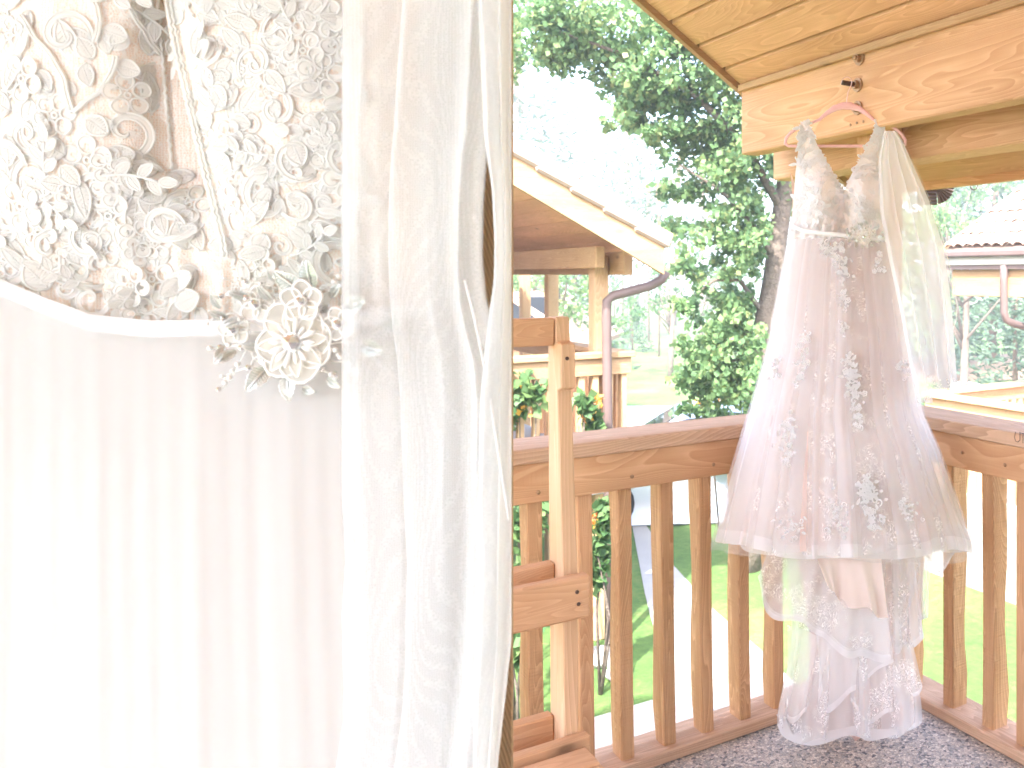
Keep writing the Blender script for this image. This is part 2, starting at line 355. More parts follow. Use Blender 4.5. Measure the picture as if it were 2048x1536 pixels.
sheet('bark_bed', [camxy(1750, 27), camxy(2600, 30), camxy(2600, 40), camxy(1750, 36)][::-1], GZ+.010, SOIL)
# low foundation below the balcony
setp(box('balcony_foundation', -6, .12, -6, .12, GZ-.3, -.16, CONC, bev=0), kind='structure')
setp(box('balcony_floor', -6, .17, -6, .17, -.15, 0, AGG, bev=.004), kind='structure')

# ================================================================== BALCONY RAILINGS
def baluster(name, parent, x, y, sx, sy, z0, z1, mat, live='y', lean=0.0):
    nz = 9; V = []; Fs = []; ph = random.uniform(0, 9); wob = random.uniform(.006, .014); tw = random.uniform(-.004, .004)
    for k in range(nz):
        t = k/(nz-1); z = z0+(z1-z0)*t
        e = wob*(math.sin(ph+t*5.1)+.6*math.sin(2.3*ph+t*11)) + random.uniform(-.002, .002) - .016*smooth01((.14-t)/.14)
        ox = lean*(t-.5)*2 + tw*math.sin(t*4)
        X0, X1, Y0, Y1 = x, x+sx, y, y+sy
        if live == 'y': Y1 += e
        else: X1 += e
        b = .004
        V += [(X0+ox+b, Y0, z), (X1+ox-b, Y0+random.uniform(-.001, .001), z), (X1+ox, Y0+b, z), (X1+ox, Y1-b, z), (X1+ox-b, Y1, z), (X0+ox+b, Y1, z), (X0+ox, Y1-b, z), (X0+ox, Y0+b, z)]
    for k in range(nz-1):
        for i in range(8): Fs.append((k*8+i, k*8+(i+1) % 8, (k+1)*8+(i+1) % 8, (k+1)*8+i))
    Fs.append(tuple(range(7, -1, -1))); Fs.append(tuple((nz-1)*8+i for i in range(8)))
    cx, cy, cz = x+sx/2, y+sy/2, (z0+z1)/2
    return link(name, mesh([(a-cx, b-cy, c-cz) for a, b, c in V], Fs, mat), parent, (cx, cy, cz))
CAPZ = 1.05; CT = .044
rl = empty('balcony_railing', (-1.2, .08, 0), 'cedar railing running behind the high-backed bench beside the hanging gown', 'railing', 'railings of the balcony')
box('cap', -3.6, .19, 0, .19, CAPZ-CT, CAPZ, CAPX, rl, .004)
box('rail_beam', -3.6, .02, .018, .065, .888, CAPZ-CT-.002, WX, rl, .003)
box('sill', -3.6, .02, .01, .155, .002, .04, CAPX, rl, .004)
for u in (905, 980, 1058, 1160, 1240, 1325, 1402, 1478, 1545):
    p = onY(u, 1000, .04)
    baluster('baluster', rl, p.x, .04, .045, .075, .04, .888, RGH if u != 1160 else WZ, 'y', -.006)
def disc(name, p, nrm, r, mat, parent, h=.003):
    nrm = Vector(nrm); return tube(name, [p, p+nrm*h], r, mat, parent, 10)
for u, v in ((1264, 953), (1427, 929), (1077, 985)): disc('nail', onY(u, v, .017), (0, -1, 0), .006, BOLT, rl, .002)
rr = empty('balcony_railing', (.08, -1.2, 0), 'cedar railing with letters scratched in its cap, under the eave beam', 'railing', 'railings of the balcony')
cap2 = box('cap', .0, .19, -3.4, -.002, CAPZ-CT, CAPZ, CAPY, rr, .004)
box('rail_beam', .018, .065, -3.4, .014, .891, CAPZ-CT-.002, WY, rr, .003)
box('sill', .01, .155, -3.4, .008, .002, .04, CAPY, rr, .004)
for u in (1750, 1803, 1850, 1885, 1963, 2031, 2110):
    p = onX(u, 1000, .045)
    if u in (1750, 1850): continue
    baluster('baluster', rr, .045, p.y-.05, .075, .05, .04, .891, RGH if u != 2031 else WZ, 'x', .0)
for u, v in ((1925, 905), (2010, 930)): disc('nail', onX(u, v, .017), (-1, 0, 0), .006, BOLT, rr, .002)
lt = MB()
for pl in ([(2031, 864), (2029, 874), (2031, 882), (2036, 884), (2040, 880), (2040, 864)], [(2041, 866), (2052, 868)], [(2046, 867), (2046, 886)]):
    lt.tube([onX(u, v, -.0002) for u, v in pl], .0012, 5)
link('carved_letters', lt.mesh(DARK), cap2)
# post, beams and roof over the corner
post = setp(box('corner_post', .015, .135, .03, .17, .0, 2.22, WZ, None, .006), 'square cedar corner post standing behind the hanging gown', 'post')
post.location.x += .0
b1 = empty('eave_beam', (-.045, -1.5, 2.08), 'big rough-sawn cedar beam with bolts that the gown hangs from', 'beam')
box('timber', -.09, .0, -3.6, .83, 2.085, 2.385, WY, b1, .006)
def bolt(parent, u, v, stub=0.):
    p = onX(u, v, -.0905); d = Vector((-1, 0, 0))
    tube('washer', [p, p+d*.006], .026, BOLT, parent, 20, smooth=False)
    tube('nut', [p+d*.006, p+d*.022], .0165, BOLT, parent, 6, smooth=False)
    if stub: tube('threaded_rod', [p+d*.022, p+d*stub], .0095, DARK, parent, 12)
    else: tube('rod_end', [p+d*.022, p+d*.030], .0095, BOLT, parent, 12)
bolt(b1, 1720, 117); bolt(b1, 1716, 170, .075); bolt(b1, 1716, 216)
for u, v in ((1701, 250), (1714, 246), (1727, 243)): disc('nail', onX(u, v, -.0905), (-1, 0, 0), .005, BOLT, b1, .002)
box('trim_strip', -.112, -.091, -3.6, .826, 2.362, 2.392, WLY, b1, .003)
b2 = empty('outer_beam', (.2, -1.5, 1.99), 'outer cedar beam behind the corner post, with a screw hook beneath', 'beam')
box('timber', .14, .30, -3.6, .912, 1.992, 2.20, WY, b2, .006)
hk = onX(1949, 362, .44)
bounce_root = empty('added_bounce_wall', (-3, -4.2, GZ), 'added white boarded wall behind the camera that bounces and limits light', 'cabin')  # unseen wall added behind the camera to bounce and limit light
BOUNCEW = plain('white_bounce_boards', (.82, .83, .85), .8, 0., .04, 6, .05)  # pale so that the added wall reflects light back
for k in range(14): box('board', -6, .62, -4.26, -4.2, -.12+.27*k, -.12+.27*(k+1)-.008, BOUNCEW, bounce_root, .006)
box('wall_core', -6, .6, -4.45, -4.262, GZ, 3.6, WX, bounce_root, 0)
roof = empty('balcony_roof', (-.6, -1.4, 2.4), 'sloping plank roof of the balcony seen from below', 'roof')
SL = .62; RZ0 = 2.395
def rz(X): return RZ0 - SL*(X+.09)
pw = .155; xs = .60; k = 0
sl_len = math.sqrt(1+SL*SL)
nx, nzv = 1/sl_len, -SL/sl_len
while xs > -2.55:
    x0 = xs-(pw-.020)/sl_len
    V = []
    for X, dz in ((xs, 0), (x0, 0), (x0, .025), (xs, .025)):
        for Y in (-4.4, .83): V.append((X, Y, rz(X)+dz))
    cen = Vector(((xs+x0)/2, -1.3, rz((xs+x0)/2)))
    me = mesh([Vector(v)-cen for v in V], [(0, 1, 3, 2), (2, 3, 5, 4), (4, 5, 7, 6), (6, 7, 1, 0), (0, 2, 4, 6), (1, 7, 5, 3)], WPL)
    link('plank', me, roof, cen); xs -= pw/sl_len
def slab(name, xa, xb, ya, yb, fz, d0, d1, mat, parent):
    V = []
    for d in (d0, d1):
        for X, Y in ((xa, ya), (xb, ya), (xb, yb), (xa, yb)): V.append((X, Y, fz(X)+d))
    return mk(name, V, [(3, 2, 1, 0), (4, 5, 6, 7), (0, 1, 5, 4), (1, 2, 6, 5), (2, 3, 7, 6), (3, 0, 4, 7)], mat, parent)
slab('roof_deck', .62, -2.56, -4.45, .825, rz, .035, .09, ROOFD, roof)
slab('rake_trim', .62, -2.56, .832, .862, rz, -.03, .07, WLX, roof)
slab('eave_board', .64, .605, -4.45, .83, lambda X: rz(.60), -.035, .09, WY, roof)
rz2 = lambda X: rz(-2.56) - SL*(-2.56-X)
slab('back_slope', -2.565, -4.5, -4.45, .83, rz2, 0, .09, WPL, roof)  # unseen slope, extended to keep the sun off the close gown
# screw hook under the eave board
hp = onZ(1948, 357, 1.972); hook = []
hb = MB()
path = [Vector((0, 0, .02)), Vector((0, 0, -.005))] + [Vector((.016*math.sin(a)-.004*0, 0, -.022-.018*math.cos(a)+.0)) for a in np.linspace(.3, -math.pi*1.25+.3, 1)]
path = [(0, 0, .03), (0, 0, -.006), (.010, 0, -.016), (.016, 0, -.03), (.012, 0, -.044), (0, 0, -.05), (-.012, 0, -.045), (-.017, 0, -.034)]
hb.tube([FACE.to_3x3() @ Vector((p[0], p[2], 0)) for p in path], .0028, 8)
setp(link('screw_hook', hb.mesh(DARK), None, hp), 'dark open screw hook under the eave next to the pleated vent', 'hook')
# pleated gutter elbow under the eave
fb = MB(); fo = P(1872, 372, 4.02)
R3 = FACE.to_3x3()
def fan(a0, a1, r, nfold, zdep):
    V = []; Fs = []
    for k in range(nfold*2+1):
        a = math.radians(a0+(a1-a0)*k/(nfold*2)); off = .010 if k % 2 else -.010
        for rad in (.008, r): V.append(R3 @ Vector((rad*math.cos(a), rad*math.sin(a), off*rad/r)))
    for k in range(nfold*2): Fs.append((2*k, 2*k+1, 2*k+3, 2*k+2))
    return V, Fs
V, Fs = fan(-82, 2, .082, 7, 0); fb.add(V, Fs, 1)
V = []; Fs = []
for k in range(11):
    y = -.086+.078*k/10
    for x in (-.085, .004): V.append(R3 @ Vector((x, y, (.004 if k % 2 else -.004))))
for k in range(10): Fs.append((2*k, 2*k+1, 2*k+3, 2*k+2))
fb.add(V, Fs, 0)
setp(link('pleated_vent', fb.mesh([GUT, plain('brown_pleats', (.22, .165, .15), .5)], False), None, fo), 'brown pleated metal elbow under the eave beside the veil', 'vent')

# ================================================================== HIGH-BACKED BENCH
bn = empty('porch_bench', (-1.9, -.3, 0), 'high-backed wooden porch bench in front of the railing', 'bench')
BD = 2.3
def Bp(u, v, D=BD): return P(u, v, D)
pb = Bp(1128, 1500); bx, by = pb.x, pb.y           # front-left vertical edge of the post
PXW, PYW = .04, .085
def post_bench(x0):
    # leaning post: profile in YZ, extruded along X
    zt = Bp(1120, 636).z; prof = [(by, .0), (by, .40), (by+.005, .75), (by+.045, 1.245), (by+.020, 1.255), (by+.022, 1.37), (by+.055, 1.375), (by+.062, zt), (by+.115, zt), (by+.112, 1.2), (by+.10, .6), (by+.09, 0)]
    n = len(prof); V = [(x0, y, z) for y, z in prof]+[(x0+PXW, y, z) for y, z in prof]
    Fs = [tuple(range(n)), tuple(range(2*n-1, n-1, -1))]+[(i, i+n, (i+1) % n+n, (i+1) % n) for i in range(n)]
    cen = Vector((x0+PXW/2, by+.05, .7))
    bmv = [Vector(v)-cen for v in V]
    o = link('post', mesh(bmv, Fs, BNZ), bn, cen); md = o.modifiers.new('bevel', 'BEVEL'); md.width = .003; md.segments = 1; return o
XR = bx; XL = bx-1.25
pR = post_bench(XR); pL = post_bench(XL)
ztop = Bp(1120, 636).z
box('top_rail', XL+PXW+.001, XR-.001, by+.06, by+.10, ztop-.075, ztop-.002, BNX, bn, .004)
for zc, nm in ((.0, 0),):
    pass
za = EYE - (1205-550)/F*2.27; 
box('back_slat', XL-.02, XR+PXW+.018, by-.036, by-.001, za-.05, za+.06, BNX, bn, .006)
box('brace', XL+PXW+.001, XR-.001, by+.06, by+.098, za-.0, za+.075, BNX, bn, .004)
zs = EYE - (1515-550)/F*2.25
box('seat_rail', XL-.02, XR+PXW+.02, by-.036, by-.001, zs-.07, zs+.03, BNX, bn, .006)
box('brace', XL+PXW+.001, XR-.001, by+.065, by+.105, zs-.03, zs+.055, BNX, bn, .004)
box('shelf_board', XL+PXW+.002, XR-.002, by+.002, by+.063, zs-.05, zs-.02, BNX, bn, .003)
for i in range(4): box('seat_slat', XL, XR+PXW, by-.14-.1*i, by-.048-.1*i, zs-.02, zs+.012, BNX, bn, .005)
for xx in (XL, XR): box('front_leg', xx+.002, xx+PXW-.002, by-.45, by-.37, 0, zs-.021, BNZ, bn, .004)
for u, v in ((1154, 1184), (1157, 1208)):
    d = ray(u, v); t = (by-.0365-CY)/d.y; disc('screw', Vector((CX, CY, EYE))+d*t, (0, -1, 0), .005, DARK, bn, .002)
d = ray(1134, 717); t = (by+.021-CY)/d.y; disc('screw', Vector((CX, CY, EYE))+d*t, (0, -1, 0), .005, DARK, bn, .002)
tube('ring', [Vector((XR+PXW+.008, by+.09, 1.36))+Vector((.004*math.cos(a*2), .012*math.cos(a), .016*math.sin(a))) for a in np.linspace(0, 6.283*15/16, 16)], .0025, DARK, bn, 6, closed=True)

# ================================================================== NEIGHBOUR CABIN (left)
LC = empty('neighbour_cabin', (0, 6, GZ), 'neighbouring cedar cabin with tiled gable, porch railing and brown downspout', 'cabin')
RKY = 4.3; EX, EZ = 1.38, 1.555; SLc = .528
fz = lambda X: EZ + SLc*(EX-X)                      # underside of the rake board
RID = -1.6
def raked(name, ya, yb, d0, d1, mat, xa=EX, xb=RID): return slab(name, xa, xb, ya, yb, fz, d0, d1, mat, LC)
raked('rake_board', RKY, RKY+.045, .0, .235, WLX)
raked('roof_deck', RKY+.02, 11, .242, .262, WLX, EX+.0)
slc = math.sqrt(1+SLc*SLc)
# soffit planks
x = EX-.05; pwc = .17
while x > RID:
    x2 = x-pwc+.010; V = []
    for X, dz in ((x, .185), (x2, .185), (x2, .215), (x, .215)):
        for Y in (RKY+.046, 9.5): V.append((X, Y, fz(X)+dz))
    cen = Vector(((x+x2)/2, 7, fz((x+x2)/2)+.2))
    link('soffit_plank', mesh([Vector(v)-cen for v in V], [(0, 1, 3, 2), (2, 3, 5, 4), (4, 5, 7, 6), (6, 7, 1, 0), (0, 2, 4, 6), (1, 7, 5, 3)], WPL), LC, cen); x -= pwc
# barrel tiles along the rake
def barrel(L, r0, r1, seg=6, th=.012):
    V = []; Fs = []
    for i in range(seg+1):
        a = math.pi*i/seg
        for x, r in ((0, r0), (L, r1)): V.append((x, r*math.cos(a), r*.62*math.sin(a)))
        for x, r in ((0, r0-th), (L, r1-th)): V.append((x, r*math.cos(a), r*.62*math.sin(a)))
    for i in range(seg):
        o = 4*i; Fs += [(o, o+1, o+5, o+4), (o+2, o+6, o+7, o+3), (o, o+4, o+6, o+2), (o+1, o+3, o+7, o+5)]
    Fs += [(0, 2, 3, 1), (4*seg, 4*seg+1, 4*seg+3, 4*seg+2)]
    return V, Fs
Vt, Ft = barrel(.36, .115, .095); TME = mesh(Vt, Ft, TILE, True)
def put_tile(parent, p, xdir, ydir, z_up, name='roof_tile', me=None, sc3=1.0):
    x = Vector(xdir).normalized(); z = Vector(z_up).normalized(); y = z.cross(x).normalized(); z = x.cross(y)
    M = Matrix(((x.x*sc3, y.x*sc3, z.x*sc3, p[0]), (x.y*sc3, y.y*sc3, z.y*sc3, p[1]), (x.z*sc3, y.z*sc3, z.z*sc3, p[2]), (0, 0, 0, 1)))
    o = link(name, me or TME, parent, mw=M); return o
sdir = Vector((-1, 0, SLc)).normalized(); snrm = Vector((SLc, 0, 1)).normalized()
TPALE = plain('pale_rake_tile', (.36, .265, .215), .8, 0., .2, 3.5, .2)
RKT = box_mesh(.37, .10, .135, TPALE, .02)
for k in range(12):
    X = EX+.02-k*.285; tl = (sdir - snrm*.07).normalized(); p = Vector((X, RKY+.015, fz(X)+.262)) + sdir*.16 + snrm*.035
    put_tile(LC, p, tl, None, snrm, 'rake_tile', RKT)
for row in range(1, 3):
    for k in range(11):
        X = EX+.06-k*.27; p = Vector((X, RKY+.06+row*.26, fz(X)+.27)) + snrm*(.0+(.004 if row else .0)) + Vector((0, random.uniform(-.006, .006), random.uniform(-.004, .004)))
        tl = (sdir + snrm*-.055)
        put_tile(LC, p, tl, None, snrm)
slab('tile_field', EX+.05, RID, RKY+.5, 11, fz, .285, .33, TILE, LC)
# far half of the roof
slab('back_slope', RID-.003, RID-3.0, RKY+.02, 11, lambda X: fz(RID)-SLc*(RID-X), .24, .33, TILE, LC)
# posts, beams
def post_at(u, D, name='porch_post', w=.14, ztop=1.72, u_is_center=True, mat=None):
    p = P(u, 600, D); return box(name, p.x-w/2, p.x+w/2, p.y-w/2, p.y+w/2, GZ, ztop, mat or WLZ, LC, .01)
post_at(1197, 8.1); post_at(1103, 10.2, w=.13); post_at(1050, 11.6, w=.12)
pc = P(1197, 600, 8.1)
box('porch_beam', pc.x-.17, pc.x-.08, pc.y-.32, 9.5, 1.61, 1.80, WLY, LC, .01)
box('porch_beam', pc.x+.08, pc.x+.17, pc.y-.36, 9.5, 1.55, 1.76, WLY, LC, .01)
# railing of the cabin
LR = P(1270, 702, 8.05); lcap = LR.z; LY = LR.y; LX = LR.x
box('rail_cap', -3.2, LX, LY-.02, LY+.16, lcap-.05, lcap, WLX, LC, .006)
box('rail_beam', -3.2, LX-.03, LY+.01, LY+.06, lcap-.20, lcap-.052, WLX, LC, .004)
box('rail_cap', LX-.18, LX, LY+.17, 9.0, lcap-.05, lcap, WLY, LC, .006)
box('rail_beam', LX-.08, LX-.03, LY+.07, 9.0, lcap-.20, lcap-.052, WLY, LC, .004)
dk = lcap-1.05
setp(box('porch_floor', -3.2, LX, LY, 10.5, dk-.2, dk, CONC, LC, .01), None)
for k in range(24):
    X = LX-.12-k*.135
    if X < -2: break
    baluster('baluster', LC, X, LY+.03, .055, .075, dk, lcap-.2, WLZ, 'y')
for k in range(14):
    Y = LY+.22+k*.16; baluster('baluster', LC, LX-.09, Y, .07, .05, dk, lcap-.2, WZ, 'x')
# cabin wall behind the porch
box('cabin_wall', -6, -1.2, LY+.3, 10.5, GZ, 2.6, WZ, LC, 0)
# downspout
tube('downspout', [P(1333, 543, 7.9), P(1322, 560, 7.9), P(1300, 572, 7.85), P(1225, 592, 7.8), P(1214, 602, 7.78), P(1213, 640, 7.78), P(1216, 900, 7.78), P(1219, 1290, 7.78)], .042, GUT, LC, 8)
# far cabin seen through the porch
FC = empty('far_cabin', (-4, 16, GZ), 'distant cabin with brown roof seen through the neighbouring porch', 'cabin')
pa = P(1020, 585, 17); pbb = P(1180, 690, 17); pcx = P(860, 690, 17)
dv = FWD*4
V = [pa, pbb, pcx]; V += [v+dv for v in V]
mk('roof', V, [(0, 1, 4, 3), (0, 3, 5, 2)], TILE, FC); md = FC.children[0].modifiers.new('s', 'SOLIDIFY'); md.thickness = .15
g1 = P(1160, 690, 17.2); g2 = P(880, 690, 17.2); g0 = P(1020, 597, 17.2)
gb = [Vector((g.x, g.y, GZ)) for g in (g2, g1)]
mk('gable_wall', [gb[0], gb[1], g1, g0, g2], [(0, 1, 2, 3, 4)], WZ, FC); md = FC.children[1].modifiers.new('s', 'SOLIDIFY'); md.thickness = .12
q = P(1050, 640, 17.05); bx0 = link('window', box_mesh(.9, .9, .06, GLASS, .01), FC, mw=Matrix.Translation(q) @ FACE)
link('window_frame', box_mesh(1.05, 1.05, .04, WLX, .01), bx0, mw=Matrix.Translation(q+FWD*.03) @ FACE)

# ================================================================== RIGHT CABIN
RC = empty('tiled_cabin', (6.5, 4, GZ), 'cabin with pale clay tile roof, gutter and downspout beyond the veil', 'cabin')
e0 = P(1897, 494, 11.0); RX, RY, RZ = e0.x, e0.y, e0.z; SLr = .56
fr_ = lambda X: RZ + SLr*(X-RX)
slab('roof_deck', RX-.02, RX+4.2, -2, RY, fr_, -.10, -.03, ROOFD, RC)
Vt2, Ft2 = barrel(.40, .078, .066, 5, .010); TM2 = mesh(Vt2, Ft2, TILE, True)
up2 = Vector((1, 0, SLr)).normalized(); n2 = Vector((-SLr, 0, 1)).normalized(); cnt = 0
for r_ in range(12):
    for k in range(22):
        if cnt >= 290: break
        Y = RY-.08-k*.15; s_d = r_*.30
        p = Vector((RX-.06, Y, RZ-.02)) + up2*s_d + n2*(.012) + Vector((random.uniform(-.006, .006), random.uniform(-.006, .006), random.uniform(-.003, .004)))
        pix = p - Vector((CX, CY, EYE)); uu = UC + pix.dot(RIGHT)/pix.dot(FWD)*F
        if uu > 2075: continue
        put_tile(RC, p, up2 - n2*.05, None, n2, me=TM2); cnt += 1
slab('tile_bed', RX-.05, RX+4.2, -2, RY, fr_, -.028, .0, TILE, RC)
slab('rake_trim', RX-.05, RX+4.2, RY+.002, RY+.06, fr_, -.20, .04, WLX, RC)
slab('back_slope', RX+4.203, RX+8, -2, RY, lambda X: fr_(RX+4.2)-SLr*(X-RX-4.2), -.1, .0, TILE, RC)
box('gutter', RX-.15, RX-.03, -2, RY+.02, RZ-.135, RZ-.05, GUT, RC, .02)
box('white_trim', RX-.08, RX-.02, -2, RY, RZ-.225, RZ-.137, GUTW, RC, .004)
box('eave_trim', RX-.06, RX+.04, -2, RY, RZ-.28, RZ-.227, GUT, RC, .004)
box('porch_beam', RX+.0, RX+.14, -2, RY-.06, RZ-.60, RZ-.282, WLY, RC, .006)
qd = lambda v: onX(2008, v, RX-.06)
tube('downspout', [qd(530), qd(560), qd(625), onX(2013, 640, RX-.04), onX(2030, 648, RX+.1), onX(2075, 660, RX+.5)], .045, GUT, RC, 8)
box('porch_post', RX+.01, RX+.13, .4, .53, GZ, RZ-.601, WZ, RC, .006)
box('porch_post', RX+3.0, RX+3.13, RY-.3, RY-.17, GZ, RZ-.2, WZ, RC, .006)
box('cabin_wall', RX+1.5, RX+6.5, -6, -1.0, GZ, RZ+.2, WZ, RC, 0)
# lower deck railing in front of that cabin
LDK = empty('lower_deck_railing', (4, 4, GZ), 'cedar railing around the lower deck beyond the balcony corner', 'railing')
k0 = P(1853, 787, 10.0); kz = k0.z
def railrun(a, b, n, matc, axis):
    a, b = Vector(a), Vector(b); d = (b-a)
    beam('cap', a, b, .16, .045, matc, LDK); off = Vector((0, 0, -.105)); beam('rail_beam', a+off, b+off, .05, .14, matc, LDK)
    for i in range(n):
        q = a + d*((i+.5)/n); baluster('baluster', LDK, q.x-.03, q.y-.03, .06, .06, kz-1.0, kz-.175, WZ, 'y')
ym = Vector((k0.x, k0.y-4.6, kz)); xm = Vector((k0.x+4.5, k0.y, kz))
railrun((k0.x, k0.y, kz), ym, 36, WY, 1); railrun((k0.x+.09, k0.y, kz), xm, 34, WX, 0)
setp(box('lower_deck', k0.x-.05, k0.x+5, k0.y-5, k0.y+.05, GZ-.1, kz-1.0, CONC, None, 0), kind='structure')
# ================================================================== TREES
def leaf_cloud(name, clusters, size, mat, parent, bias=None):
    """clusters: (centre, (rx,ry,rz) along right/forward/up, count)"""
    Vs = []; cnt = 0
    Rm = np.array([[RIGHT.x, FWD.x, 0], [RIGHT.y, FWD.y, 0], [0, 0, 1]])
    pts = []
    for cen, rad, n in clusters:
        # sub-clumps so that light and dark groups and gaps appear
        nsub = max(3, n//70); d = rng.normal(size=(nsub, 3)); d /= np.linalg.norm(d, axis=1)[:, None]
        sub = d*(rng.random((nsub, 1))**(1/2.4))
        idx = rng.integers(0, nsub, n); q = sub[idx] + rng.normal(size=(n, 3))*.17
        pts.append(np.array(cen)[None] + (q*np.array(rad)[None]) @ Rm.T)
    pts = np.concatenate(pts); n = len(pts)
    a = rng.normal(size=(n, 3)); a[:, 2] -= .4; a /= np.linalg.norm(a, axis=1)[:, None]
    b = rng.normal(size=(n, 3)); b -= a*(a*b).sum(1)[:, None]; b /= np.linalg.norm(b, axis=1)[:, None]
    nn = np.cross(a, b); s = (size*(.6+.8*rng.random(n)))[:, None]
    base = pts; tip = pts+a*s; l = pts+a*s*.45+b*s*.42+nn*s*.12; r = pts+a*s*.45-b*s*.42+nn*s*.12
    V = np.stack([base, r, tip, l], 1).reshape(-1, 3)
    me = bpy.data.meshes.new('leaves'); me.vertices.add(4*n); me.vertices.foreach_set('co', V.ravel())
    me.loops.add(4*n); me.loops.foreach_set('vertex_index', np.arange(4*n, dtype=np.int32))
    me.polygons.add(n); me.polygons.foreach_set('loop_start', np.arange(0, 4*n, 4, dtype=np.int32))
    me.materials.append(mat); me.update(calc_edges=True); me.validate()
    return link(name, me, parent)
def limb(mb, pts, r0, r1, n=8):
    pts = [Vector(p) for p in pts]; out = []
    for i in range(len(pts)-1):
        for k in range(3): out.append(pts[i].lerp(pts[i+1], k/3))
    out.append(pts[-1]); m = len(out)
    for i in range(1, m-1): out[i] = out[i] + Vector((random.uniform(-1, 1), random.uniform(-1, 1), 0))*r0*.10
    mb.tube(out, [r0+(r1-r0)*i/(m-1) for i in range(m)], n)
TD = 10.0
tb = P(1500, 1137, TD)
T1 = empty('poplar_tree', (tb.x, tb.y, GZ), 'large leafy poplar with grey trunk and broken limb beside the balcony', 'tree')
mb = MB()
limb(mb, [P(1494, 1150, TD), P(1506, 900, TD), P(1520, 720, TD), P(1540, 590, TD), P(1560, 440, TD), P(1578, 310, TD), P(1592, 130, TD), P(1600, -150, TD), P(1590, -520, TD)], .165, .05, 12)
limb(mb, [P(1524, 712, TD), P(1500, 668, TD-.1), P(1478, 648, TD-.15), P(1462, 634, TD-.15)], .085, .06, 9)
for pts, r in (([P(1565, 420, TD), P(1490, 290, 9.7), P(1390, 190, 9.4), P(1250, 110, 9.2), P(1110, 60, 9.1)], .055),
               ([P(1585, 200, TD), P(1500, 80, 9.6), P(1380, 0, 9.3), P(1240, -60, 9.1)], .05),
               ([P(1550, 520, TD), P(1500, 440, 9.7), P(1440, 380, 9.5), P(1360, 330, 9.4)], .035),
               ([P(1535, 640, TD), P(1480, 560, 9.8), P(1430, 560, 9.6), P(1390, 590, 9.5)], .03),
               ([P(1525, 700, TD), P(1470, 720, 9.8), P(1420, 740, 9.6)], .025),
               ([P(1598, -100, TD), P(1700, -300, 10.5), P(1850, -450, 11)], .06), ([P(1570, 380, TD), P(1640, 300, 10.6), P(1720, 250, 11)], .045)):
    limb(mb, pts, r, .010, 6)
link('trunk', mb.mesh(BARK), T1)
px = TD/F
def cl(u, v, ru, rv, D, n, rd=.6): return (P(u, v, D), (ru*D/F, rd, rv*D/F), n)
leaf_cloud('crown', [
    cl(1180, 40, 150, 90, 9.3, 2300), cl(1330, 60, 150, 110, 9.3, 3000), cl(1450, 130, 120, 120, 9.6, 3000), cl(1060, 40, 60, 90, 9.0, 700),
    cl(1250, 160, 90, 60, 9.3, 800), cl(1190, 130, 70, 55, 9.4, 600), cl(1100, 120, 50, 35, 9.2, 260), cl(1370, 210, 90, 60, 9.5, 900), cl(1450, 270, 75, 70, 9.7, 1100),
    cl(1300, 180, 90, 50, 9.6, 900), cl(1400, 300, 80, 60, 9.9, 900), cl(1330, 250, 50, 40, 9.7, 420), cl(1500, 300, 50, 90, 9.5, 900), cl(1515, 450, 35, 80, 9.6, 600), cl(1500, 700, 35, 90, 9.6, 700), cl(1440, 620, 70, 60, 9.9, 800), cl(1430, 770, 90, 50, 9.8, 900), cl(1540, 120, 60, 110, 9.5, 900), cl(1150, 90, 90, 60, 9.6, 700), cl(1050, 110, 50, 60, 9.6, 350), cl(1240, 245, 45, 35, 9.5, 330), cl(1300, 290, 45, 28, 9.5, 260), cl(1270, 205, 55, 35, 9.5, 330), cl(1345, 390, 38, 34, 9.6, 260), cl(1420, 370, 70, 55, 9.7, 700), cl(1490, 380, 50, 80, 9.8, 800),
    cl(1410, 440, 70, 45, 9.7, 600), cl(1460, 490, 70, 55, 9.8, 800), cl(1390, 520, 50, 40, 9.7, 420), cl(1500, 560, 30, 60, 9.8, 330), cl(1440, 570, 50, 40, 9.8, 420),
    cl(1395, 600, 40, 30, 9.6, 240), cl(1440, 680, 65, 60, 9.7, 750), cl(1410, 740, 60, 60, 9.6, 800), cl(1470, 760, 45, 60, 9.7, 600), cl(1385, 690, 40, 50, 9.5, 380), cl(1480, 640, 35, 50, 9.8, 300),
    cl(1300, -150, 300, 90, 9.3, 1400, 1.2), cl(1600, -250, 250, 200, 10.2, 1600, 1.5), cl(1800, 100, 200, 200, 11.5, 900, 1.2), cl(1580, 330, 40, 120, 10.3, 500), cl(1540, 250, 50, 90, 9.9, 500)], .068, LEAF, T1)

